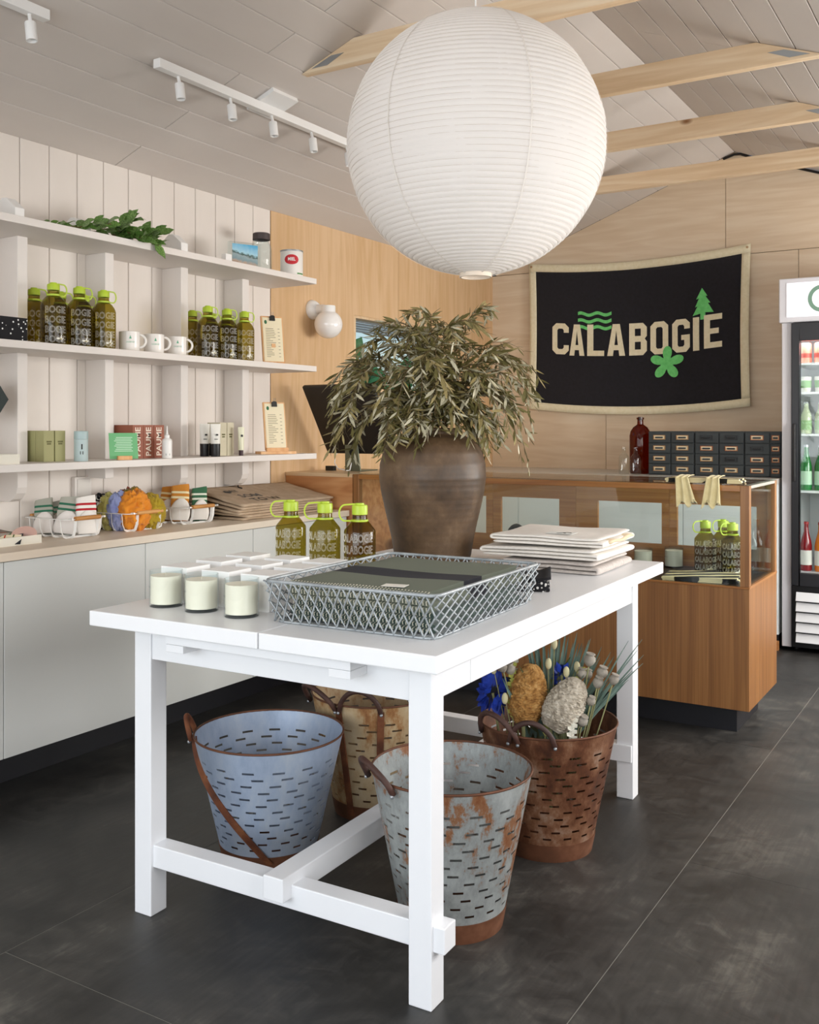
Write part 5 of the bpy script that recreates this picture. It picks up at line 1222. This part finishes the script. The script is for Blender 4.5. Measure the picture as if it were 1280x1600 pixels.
# things inside the case
DK = .604
G = 'olive bottles inside the display case'
b = copy_tree(tb, (-1.172, 4.44, DK), 20, 'olive bottle inside the glass case, left of three', G); copy_tree(tb, (-1.115, 4.525, DK), 30, 'olive bottle inside the glass case, at the back of three', G); copy_tree(tb, (-1.045, 4.40, DK), 25, 'olive bottle inside the glass case, beside the corner post', G)
copy_tree(c0, (-1.455, 4.44, DK), 0, 'white candle inside the glass case', 'candles in the display case'); copy_tree(c0, (-1.34, 4.53, DK), 0, 'second white candle inside the glass case, further back', 'candles in the display case')
m_zeb = WAVES('black_cream_stripe', '#1a1814', '#d8cba0', 4.5, rot=(0, 0, R(62)), thr=.55, dist=3.0)
k = MB(); folded(k, .30, .006, 3, -.10, .10, 10, 4.4, .004); o = thing('striped_textile', 'black and cream striped textile laid inside the glass case', 'textile', (-1.13, 4.245, DK), 6); k.build('cloth', m_zeb, o, smooth=60)
def clearb(loc, lb, r, h, group, mat=None):
    t = thing('clear_bottle', lb, 'bottle', loc, 0, group)
    MB().lathe([(0, .002), (r * .9, 0), (r, .006), (r, h * .58), (r * .9, h * .66), (r * .36, h * .80), (r * .34, h * .95), (r * .42, h * .955), (r * .42, h), (r * .3, h)], 28).build('glass', mat or m_clear, t, smooth=45); return t
G = 'clear bottles inside the display case'
x_ = clearb((-.985, 4.50, DK), 'clear bottle inside the case seen through its end glass, nearest the post', .028, .21, G)
copy_tree(x_, (-.975, 4.555, DK), 0, 'clear bottle inside the case, at its far end corner', G)
# tan leather pouch with a dark loop handle
po = thing('leather_pouch', 'tan pouch with a dark curved handle inside the glass case', 'pouch', (-2.105, 4.42, DK), 0)
MB().ball((0, 0, .05), (.14, .05, .055), 24, 14, lambda d: 1 - .12 * abs(mnoise.noise(d * 2))).build('body', M('tan_leather', '#8c6a45', .6), po, smooth=True)
MB().tube([(.02 + .045 * cos(a), 0, .10 + .062 * sin(a)) for a in (pi * i / 12 for i in range(13))], .011, 8).build('handle', M('dark_leather', '#33302e', .6), po, smooth=True)
sj = thing('lidded_jar', 'pale jar with a green mark inside the case, left of the vase', 'jar', (-2.62, 4.30, DK))
MB().lathe([(0, 0), (.036, 0), (.038, .004), (.044, .085), (.042, .088), (0, .088)], 28).build('body', M('frosted_white', '#d5e0e0', .3), sj, smooth=45)
k = MB(); wrap(k, [(-.014, -.006), (.014, -.006), (.010, .006), (-.010, .006)], [(0, 1, 2, 3)], .0425, R(-55), .04); k.build('print', M('green_ink2', '#4fa37c', .6), sj)
rs = thing('rope_coil', 'coil of straw-coloured rope inside the glass case behind the vase', 'rope', (-2.40, 4.30, DK))
k = MB()
for j in range(3): k.tube([(.075 * cos(a), .05 * sin(a), .010 + j * .018) for a in (2*pi*i/28 for i in range(28))], .009, 8, closed=True)
k.build('coil', MN('straw_rope', [(.3, '#a98c4f'), (.7, '#d0b577')], (60, 60, 60), rough=.9), rs, smooth=True)
bw = thing('wooden_bowl', 'small turned wooden bowl inside the case near the plywood end', 'bowl', (-2.72, 4.46, DK))
MB().lathe([(0, .002), (.03, 0), (.05, .02), (.062, .06), (.059, .062), (.047, .024), (0, .012)], 28).build('bowl', m_oak, bw, smooth=45)
# striped textile and two cream scarves on the case
k = MB(); folded(k, .30, .006, 3, -.055, .055, 8, 7.7, .004); o = thing('striped_textile', 'folded black and cream striped textile lying on top of the glass case', 'textile', (-1.10, 4.165, ZT + .006), 3); k.build('cloth', m_zeb, o, smooth=60)
m_scarf = MN('butter_yellow_cotton', [(.3, '#d8c894'), (.7, '#e9dcae')], (30, 30, 30), rough=.9, sheen=.2)
def scarf(x, lb, w0, w1, drop, sk):
    t = thing('cream_scarf', lb, 'scarf', (x, Y0, ZT), 0, 'cream scarves hanging over the case edge')
    def P(u, v):
        s = v * 1.0; wid = w0 + (w1 - w0) * max(0, (v - .3) / .7); fold = .006 * sin(u * 14 + v * 2)
        if v < .35: q = v / .35; return ((u - .5) * wid, .085 - .088 * q, .034 + .004 * sin(q * pi) - .006 * q + fold * .25)
        q = (v - .35) / .65; return ((u - .5) * wid + sk * q, -.012 - fold - .003 * q, .030 - drop * q * (1 - .22 * (sin(u * 5.5) ** 2) * (q > .85)) - .0)
    MB().grid(18, 20, P).build('cloth', m_scarf, t, solid=.002, smooth=True)
scarf(-1.172, 'cream scarf hanging over the case front, left of two', .05, .085, .125, .022); scarf(-1.045, 'cream scarf hanging over the case front, right of two', .05, .078, .128, -.008)

# monitor turned away, on the plywood counter
mo = thing('monitor', 'black desktop monitor seen from behind on the plywood counter', 'monitor', (-2.985, 4.36, 1.016))
tl = Matrix.Translation((0, -.012, .098)) @ Matrix.Rotation(R(33), 4, 'X')
MB().box(-.185, -.012, 0, .255, .012, .42).xf(tl).build('screen_housing', M('anodised_black', '#131314', .45), mo, bevel=.006)
m_ano = M('grey_green_aluminium', '#6f7462', .4, .6)
k = MB(); hole = [(.014 * cos(2*pi*i/14), .105 + .018 * sin(2*pi*i/14)) for i in range(14)]
k.prism([(-.052, 0), (.048, 0), (.040, .20), (-.034, .20)], -.004, .004); k.xf(Matrix.Translation((-.01, -.03, .0)) @ Matrix.Rotation(R(8), 4, 'X')).build('stand', m_ano, mo, bevel=.002)
MB().box(-.06, -.035, 0, .04, .13, .006).build('foot', m_ano, mo, bevel=.002)
MB().prism(hole, -.0052, -.0044).xf(Matrix.Translation((-.01, -.03, 0)) @ Matrix.Rotation(R(8), 4, 'X')).build('cable_hole', m_dark, mo)
MB().tube([(-.01, -.036, .10), (-.012, -.048, .08), (-.014, -.045, .04), (-.02, -.05, .006), (-.03, -.07, .004)], .0035, 6).build('cable', m_white, mo, smooth=True)
MB().tube([(-.13, .02, .12), (-.15, .0, .08), (-.14, -.02, .04), (-.11, -.03, .012), (-.06, -.04, .006)], .003, 6).build('cable', m_white, mo, smooth=True)
MB().cbox((-.165, -.02, .013), (.05, .03, .025)).build('adapter', m_black, mo)

# ---------------------------------------------------------------- back counter, drawers, bottles
bc = thing('back_counter', 'white back counter with a pale top below the hanging banner', 'counter', (0, 0, 0)); KX = -1.128; KY = 5.80; KZ = .962
MB().box(XL + .002, KY - .015, KZ - .03, KX, YB - .002, KZ).build('counter_top', M('pale_grey_top', '#cfcac2', .4), bc, bevel=.001)
MB().box(XL + .002, KY + .02, .085, KX - .002, YB - .004, KZ - .0305).build('carcass', m_cab, bc)
n_ = 4; w_ = (KX - .004 - XL) / n_
for i in range(n_): MB().box(XL + .004 + i * w_, KY, .09, XL + .001 + (i + 1) * w_, KY + .018, KZ - .032).build('door', M('cool_white_door', '#dde4e6', .45), bc, bevel=.001)
MB().box(XL + .002, KY + .0, 0, KX, KY + .03, .05).build('plinth', m_plyc, bc); MB().box(XL + .002, KY + .03, 0, KX - .002, YB - .01, .085).build('recess', m_kick, bc)
m_file = MN('charcoal_steel', [(.3, '#2f3436'), (.7, '#3d4345')], (8, 8, 8), rough=.5, metal=.2); m_brass = M('aged_brass', '#b58a5c', .4, .7); m_card = M('label_card', '#e7d9b8', .8); m_cop = M('copper_tone', '#a8663f', .4, .7)
lbs = ['charcoal index drawer unit beside the amber bottle', 'middle charcoal index drawer unit on the back counter', 'charcoal index drawer unit against the drinks fridge']
r3 = random.Random(2)
for ui, (a, b, cols) in enumerate(((-1.899, -1.620, ((0, .5), (.5, 1))), (-1.618, -1.333, ((0, .5), (.5, 1))), (-1.331, -1.128, ((0, .70), (.70, 1))))):
    t = thing('index_drawers', lbs[ui], 'drawers', (a, 5.885, KZ), 0, 'charcoal index drawer units on the back counter'); w = b - a; h = .263
    MB().box(0, .012, 0, w, .30, h).build('casing', m_file, t, bevel=.002)
    for ci, (c, d) in enumerate(cols):
        for r in range(4):
            x0, x1 = c * w + .004, d * w - .004; z0, z1 = .006 + r * .0632, .006 + (r + 1) * .0632 - .004
            dr = MB().box(x0, 0, z0, x1, .0115, z1).build('drawer', m_file, t, bevel=.002)
            cx, cz = (x0 + x1) / 2, (z0 + z1) / 2 + .002; hw = min(.036, (x1 - x0) / 2 - .006); dark = (ui, ci, r) in ((1, 0, 3), (1, 1, 3), (1, 1, 1), (2, 0, 2))
            mm = m_black if dark else (m_cop if ui == 2 or (ui == 1 and r == 2) else m_brass)
            k = MB().box(cx - hw, -.004, cz + .010, cx + hw, 0, cz + .0135).box(cx - hw, -.004, cz - .0135, cx + hw, 0, cz - .010).box(cx - hw, -.004, cz - .010, cx - hw + .004, 0, cz + .010).box(cx + hw - .004, -.004, cz - .010, cx + hw, 0, cz + .010)
            k.build('label_holder', mm, dr)
            if not dark: MB().box(cx - hw + .004, -.0012, cz - .010, cx + hw - .004, -.0002, cz + .010).build('label_card', m_card, dr)
            MB().box(cx - hw * .62, -.012, cz - .006, cx + hw * .62, -.0013, cz + .004).build('finger_pull', m_file if not dark else m_black, dr, bevel=.002)
am = thing('amber_bottle', 'tall amber glass apothecary bottle left of the drawer units', 'bottle', (-1.985, 6.0, KZ))
MB().lathe([(0, .003), (.058, 0), (.065, .008), (.066, .235), (.060, .262), (.044, .287), (.026, .300), (.019, .306), (.018, .335), (.023, .337), (.023, .348), (.015, .348)], 40).build('glass', GLASS('amber_glass', '#a5561a', .9, .03), am, smooth=45)
MB().lathe([(0, .352), (.014, .352), (.015, .346), (.013, .330), (0, .330)], 20).build('stopper', M('amber_stopper', '#4a2a18', .4), am, smooth=40)
G = 'small clear bottles in front of the amber one'
q_ = clearb((-2.045, 5.87, KZ), 'small clear bottle standing left in front of the amber bottle', .031, .165, G); copy_tree(q_, (-1.968, 5.86, KZ), 0, 'small clear bottle right in front of the amber bottle', G)

# ---------------------------------------------------------------- felt banner
FX0, FX1, FZ0, FZ1 = -2.953, -1.421, 1.382, 2.411; FC = (FX0 + FX1) / 2; FH = (FX1 - FX0) / 2
def flag(x, z, lift=0):
    u = (x - FC) / FH; sag = -.046 * (1 - min(1, u * u)); v = (z - FZ0) / (FZ1 - FZ0)
    xx = x - .012 * (v - 1) * (u * .2) + (.010 * (1 - abs(u)) * 0)
    wav = .010 * sin(u * 5.2 + v * 2.2) * (.4 + .6 * (1 - v)) + .008 * mnoise.noise(Vector((u * 2.5, v * 2, 4)))
    edge = -.018 * (1 - v) * max(0, abs(u) - .6) / .4
    return (xx + (.012 * sin(v * 3.1) * (1 if u < 0 else -1) if abs(u) > .97 else .012 * sin(v * 3.1) * -u), YB - .036 + wav + edge - lift, z + sag)
fl = thing('felt_banner', 'black felt banner with cream border, cream lettering and green shapes', 'banner', (0, 0, 0))
BWD = .053
m_felt = MN('black_felt', [(.3, '#15141a'), (.7, '#1d1c24')], (50, 50, 50), rough=.95, sheen=.15); m_cfelt = MN('cream_felt', [(.3, '#e4dab8'), (.7, '#efe7cc')], (50, 50, 50), rough=.95); m_gfelt = MN('green_felt', [(.3, '#66c66e'), (.7, '#7ad983')], (50, 50, 50), rough=.95)
def fpatch(x0, x1, z0, z1, nu, nv, lift, mat, name, th=.003):
    MB().grid(nu, nv, lambda u, v: flag(x0 + (x1 - x0) * u, z0 + (z1 - z0) * v, lift)).build(name, mat, fl, smooth=True, solid=th)
fpatch(FX0 + BWD - .004, FX1 - BWD + .004, FZ0 + BWD - .004, FZ1 - BWD + .004, 48, 32, 0, m_felt, 'field')
fpatch(FX0, FX1, FZ1 - BWD, FZ1, 48, 2, .0022, m_cfelt, 'border'); fpatch(FX0, FX1, FZ0, FZ0 + BWD, 48, 2, .0022, m_cfelt, 'border')
fpatch(FX0, FX0 + BWD, FZ0 + BWD, FZ1 - BWD, 3, 30, .0022, m_cfelt, 'border'); fpatch(FX1 - BWD, FX1, FZ0 + BWD, FZ1 - BWD, 3, 30, .0022, m_cfelt, 'border')
for x in (FX0 + .02, FX1 - .02):
    p = flag(x, FZ1 - .02, .006); MB().lathe([(.003, 0), (.007, 0), (.007, .003), (.003, .003), (.003, 0)], 14).xf(Matrix.Translation(p) @ Matrix.Rotation(R(90), 4, 'X')).build('eyelet', m_brass, fl)
def felt(poly, holes, mat, name, lift=.006):
    """flat felt piece with holes, triangulated then laid on the banner surface"""
    bm = bmesh.new(); es = []
    for loop in [poly] + holes:
        vs = [bm.verts.new((p[0], p[1], 0)) for p in loop]
        for i in range(len(vs)): es.append(bm.edges.new((vs[i], vs[(i+1) % len(vs)])))
    bmesh.ops.triangle_fill(bm, use_beauty=True, use_dissolve=False, edges=es)
    bmesh.ops.subdivide_edges(bm, edges=bm.edges, cuts=1, use_grid_fill=True)
    bm.verts.index_update()
    vs = [flag(v.co.x, v.co.y, lift) for v in bm.verts]; fs = [tuple(v.index for v in f.verts) for f in bm.faces]; bm.free()
    k = MB(); k.add(vs, fs); return k.build(name, mat, fl, solid=.003)
c = .2; T = .30   # varsity block letters in a unit box (width 1, height 1); strokes scaled per letter
def box_(a, b, p, q): return [(a, p), (b, p), (b, q), (a, q)]
def oct_(a, b, p, q, cx, cz): return [(a + cx, p), (b - cx, p), (b, p + cz), (b, q - cz), (b - cx, q), (a + cx, q), (a, q - cz), (a, p + cz)]
sx, sz = .30, .17
LET = {
 'C': ([(.24, 0), (.76, 0), (1, .13), (1, .30), (.70, .30), (.70, .22), (.62, .17), (.38, .17), (.30, .22), (.30, .78), (.38, .83), (.62, .83), (.70, .78), (.70, .70), (1, .70), (1, .87), (.76, 1), (.24, 1), (0, .87), (0, .13)], []),
 'A': ([(0, 0), (.32, 0), (.36, .18), (.64, .18), (.68, 0), (1, 0), (.70, 1), (.30, 1)], [[(.40, .34), (.60, .34), (.50, .80)]]),
 'L': ([(0, 0), (1, 0), (1, .17), (.36, .17), (.36, 1), (0, 1)], []),
 'B': ([(0, 0), (.78, 0), (1, .13), (1, .42), (.88, .51), (1, .60), (1, .87), (.78, 1), (0, 1)], [box_(.32, .66, .18, .42), box_(.32, .66, .60, .83)]),
 'O': (oct_(0, 1, 0, 1, .24, .13), [oct_(.31, .69, .17, .83, .07, .05)]),
 'G': ([(.24, 0), (.78, 0), (1, .13), (1, .52), (.52, .52), (.52, .37), (.69, .37), (.69, .22), (.62, .17), (.38, .17), (.31, .22), (.31, .78), (.38, .83), (.62, .83), (.69, .78), (.69, .70), (1, .70), (1, .87), (.76, 1), (.24, 1), (0, .87), (0, .13)], []),
 'I': (box_(0, 1, 0, 1), []),
 'E': ([(0, 0), (1, 0), (1, .17), (.34, .17), (.34, .42), (.82, .42), (.82, .58), (.34, .58), (.34, .83), (1, .83), (1, 1), (0, 1)], [])}
LZ = 1.778
for ch, a, b in (('C', -2.775, -2.651), ('A', -2.645, -2.534), ('L', -2.513, -2.391), ('A', -2.368, -2.243), ('B', -2.215, -2.094), ('O', -2.069, -1.946), ('G', -1.918, -1.798), ('I', -1.777, -1.736), ('E', -1.705, -1.588)):
    u = ((a + b) / 2 - FC) / FH; z0 = LZ + (.006 if abs(u) > .6 else 0)
    f = lambda p: (a + (b - a) * p[0], z0 + .216 * p[1])
    P_, H_ = LET[ch]; felt([f(p) for p in P_], [[f(p) for p in h] for h in H_], m_cfelt, 'letter_' + ch.lower())
for i in range(3):   # three waves
    zc_ = 2.066 - .047 * i; top = []; bot = []
    for j in range(19):
        x = -2.582 + .242 * j / 18; w = .008 * sin(j / 18 * 4 * pi + .5); top.append((x, zc_ + .011 + w)); bot.append((x, zc_ - .011 + w))
    felt(bot + top[::-1], [], m_gfelt, 'wave', .0045)
tx, tz = -1.711, 1.975
felt([(tx - .018, tz), (tx + .016, tz), (tx + .014, tz + .045), (tx + .068, tz + .040), (tx + .030, tz + .105), (tx + .046, tz + .103), (tx + .014, tz + .150), (tx + .026, tz + .150), (tx - .010, tz + .205), (tx - .046, tz + .135), (tx - .028, tz + .140), (tx - .052, tz + .085), (tx - .036, tz + .090), (tx - .068, tz + .030), (tx - .018, tz + .040)], [], m_gfelt, 'pine_tree', .0045)
fx, fz = -1.955, 1.715
pts = []
for j in range(60):
    th = 2 * pi * j / 60; q = abs(cos(2.5 * (th - pi / 2 + .05))); rr = .030 + .088 * q ** .9
    pts.append((fx + rr * cos(th), fz + rr * sin(th) * .95))
felt(pts, [], m_gfelt, 'flower', .010)

# ---------------------------------------------------------------- drinks fridge
fg = thing('drinks_fridge', 'white upright glass-door drinks fridge at the right edge', 'fridge', (0, 0, 0)); A, B, C, D = -1.112, -.40, 5.82, 6.47
m_fw = M('fridge_white', '#dedde2', .4); m_fin = M('fridge_liner', '#eef1f2', .4)
k = MB().box(A, C + .05, .03, A + .045, D, 1.832).box(B - .045, C + .05, .03, B, D, 1.832).box(A + .045, D - .05, .03, B - .045, D, 1.832).box(A + .045, C + .05, .03, B - .045, D - .05, .44).box(A + .045, C + .05, 1.78, B - .045, D - .05, 1.832)
k.build('cabinet', m_fw, fg); k = MB().box(A, C, .025, A + .051, C + .05, 1.832).box(B - .051, C, .025, B, C + .05, 1.832); k.build('front_frame', m_fw, fg, bevel=.003)
hd = MB().box(A - .014, C - .012, 1.833, B + .014, D, 2.078).build('header', m_fw, fg, bevel=.006)
MB().box(A + .028, C - .0155, 1.862, B - .028, C - .0125, 2.052).build('light_panel', M('sign_panel', '#f4f3f6', .35, emit=.35, emitcol='#f6f4ff'), hd)
k = MB(); cxx, czz = -.902, 1.957; ot = []; inn = []
for j in range(25):
    a = R(48) + R(264) * j / 24; ot.append((cxx + .070 * cos(a), czz + .074 * sin(a))); inn.append((cxx + .049 * cos(a), czz + .052 * sin(a)))
for j in range(24): k.add([(ot[j][0], C - .0165, ot[j][1]), (ot[j+1][0], C - .0165, ot[j+1][1]), (inn[j+1][0], C - .0165, inn[j+1][1]), (inn[j][0], C - .0165, inn[j][1])], [(0, 1, 2, 3)])
k.build('letter_c', M('sage_green_ink', '#7fa38f', .6), hd)
da, db_, dz0, dz1 = A + .054, B - .054, .375, 1.828; f_ = .042
k = MB().box(da, C - .022, dz0, da + f_, C + .02, dz1).box(db_ - f_, C - .022, dz0, db_, C + .02, dz1).box(da + f_, C - .022, dz1 - .10, db_ - f_, C + .02, dz1).box(da + f_, C - .022, dz0, db_ - f_, C + .02, .442)
dr = k.build('door', M('fridge_door_black', '#26272b', .4), fg, bevel=.003)
MB().box(da + f_, C - .002, .442, db_ - f_, C + .003, dz1 - .10).build('door_glass', m_glass, dr)
MB().box(da + .012, C - .048, .95, da + .026, C - .0225, 1.27).build('handle', m_black, dr, bevel=.004)
MB().box(da, C - .018, .03, db_, C + .045, .372).build('grille_frame', m_black, fg, bevel=.003)
for i in range(5): MB().cbox((0, 0, 0), (db_ - da - .05, .006, .052)).xf(Matrix.Translation(((da + db_) / 2, C - .026, .085 + i * .057)) @ Matrix.Rotation(R(-24), 4, 'X')).build('louvre', M('louvre_white', '#e6e8ea', .4), fg, bevel=.002)
for x in (A + .06, B - .06): MB().lathe([(0, 0), (.02, 0), (.02, .03), (0, .03)], 16, (x, C + .1, 0)).build('foot', m_black, fg)
SHZ = (.4405, .895, 1.213, 1.447, 1.610)
for z in SHZ[1:]: MB().box(A + .048, C + .056, z - .012, B - .048, D - .052, z).build('shelf', m_fin, fg)
MB().box(A + .0455, C + .056, .46, A + .0475, D - .052, 1.775).build('liner', m_fin, fg); MB().box(A + .048, D - .0525, .46, B - .048, D - .0505, 1.775).build('liner', m_fin, fg)
MB().box(A + .05, C + .058, 1.765, B - .05, C + .07, 1.778).build('light_strip', M('led_strip', '#ffffff', .4, emit=14), fg)
ld = area('fridge_led_light', ((A + B) / 2, C + .075, 1.76), (R(-20), 0, 0), .55, .02, 5, (.95, .98, 1))
def fb(lb, x, z, h, r, mat, capm, labm, group, name='soda_bottle', y=None):
    t = thing(name, lb, 'bottle', (x, y or C + .13, z + .0005), 0, group)
    MB().lathe([(0, .001), (r * .9, 0), (r, .006), (r, h * .52), (r * .85, h * .62), (r * .42, h * .80), (r * .36, h * .95), (0, h * .95)], 24).build('body', mat, t, smooth=45)
    MB().lathe([(0, h), (r * .4, h), (r * .45, h * .95), (0, h * .95)], 16).build('cap', capm, t, smooth=40)
    MB().lathe([(r + .0006, h * .12), (r + .0006, h * .42)], 24).build('label_band', labm, t, smooth=True)
m_lab = M('paper_label', '#ece8e0', .6)
colr = [('#8a1620', 'red'), ('#e07a1c', 'orange'), ('#a31c28', 'cherry red'), ('#8a1620', 'red'), ('#e07a1c', 'orange'), ('#a31c28', 'cherry red'), ('#8a1620', 'red')]
pos = ['by the door frame', 'second from the door frame', 'third from the door frame', 'fourth from the door frame', 'fifth from the door frame', 'sixth from the door frame', 'seventh from the door frame']
for i in range(7):
    x = A + .107 + i * .075
    fb('%s soda bottle on the fridge floor, %s' % (colr[i][1], pos[i]), x, .4405, .275, .031, M('soda_' + colr[i][1].replace(' ', '_'), colr[i][0], .1, spec=.7), M('cap_red', '#a8242c', .4), m_lab, 'soda bottles on the fridge floor')
    fb('green glass bottle on the lowest wire shelf, %s' % pos[i], x, .895, .255, .031, M('green_soda', '#1f7a3a', .08, spec=.7), M('cap_silver', '#c8ccd0', .3, .6), M('green_label', '#bfe0c4', .6), 'green bottles in the fridge')
    fb('pale yellow-green drink bottle in the fridge, %s' % pos[i], x, 1.213, .18, .030, M('pale_drink', '#c9d3b4', .1, spec=.7), M('cap_silver', '#c8ccd0', .3, .6), M('leaf_label', '#9cc08a', .6), 'pale drink bottles in the fridge')
    t = thing('drink_cup', 'white and green drink cup in the fridge, %s' % pos[i], 'cup', (x, C + .12, 1.4475), 0, 'drink cups in the fridge')
    MB().lathe([(0, 0), (.025, 0), (.031, .085), (.029, .087), (0, .087)], 24).build('cup', m_lab, t, smooth=45); MB().lathe([(.0278, .025), (.0305, .065)], 24).build('cup_print', M('cup_green', '#7fb06a', .6), t, smooth=True)
    t = thing('red_can', 'coral red drink can on the top fridge shelf, %s' % pos[i], 'can', (x, C + .12, 1.6105), 0, 'coral cans on the top fridge shelf')
    MB().lathe([(0, .001), (.026, 0), (.031, .008), (.031, .105), (.026, .114), (0, .114)], 28).build('can_body', M('coral_can', '#d8705c', .4), t, smooth=45)
    MB().lathe([(.0313, .03), (.0313, .055)], 28).build('can_print', M('can_dark_red', '#8a3026', .5), t, smooth=True)
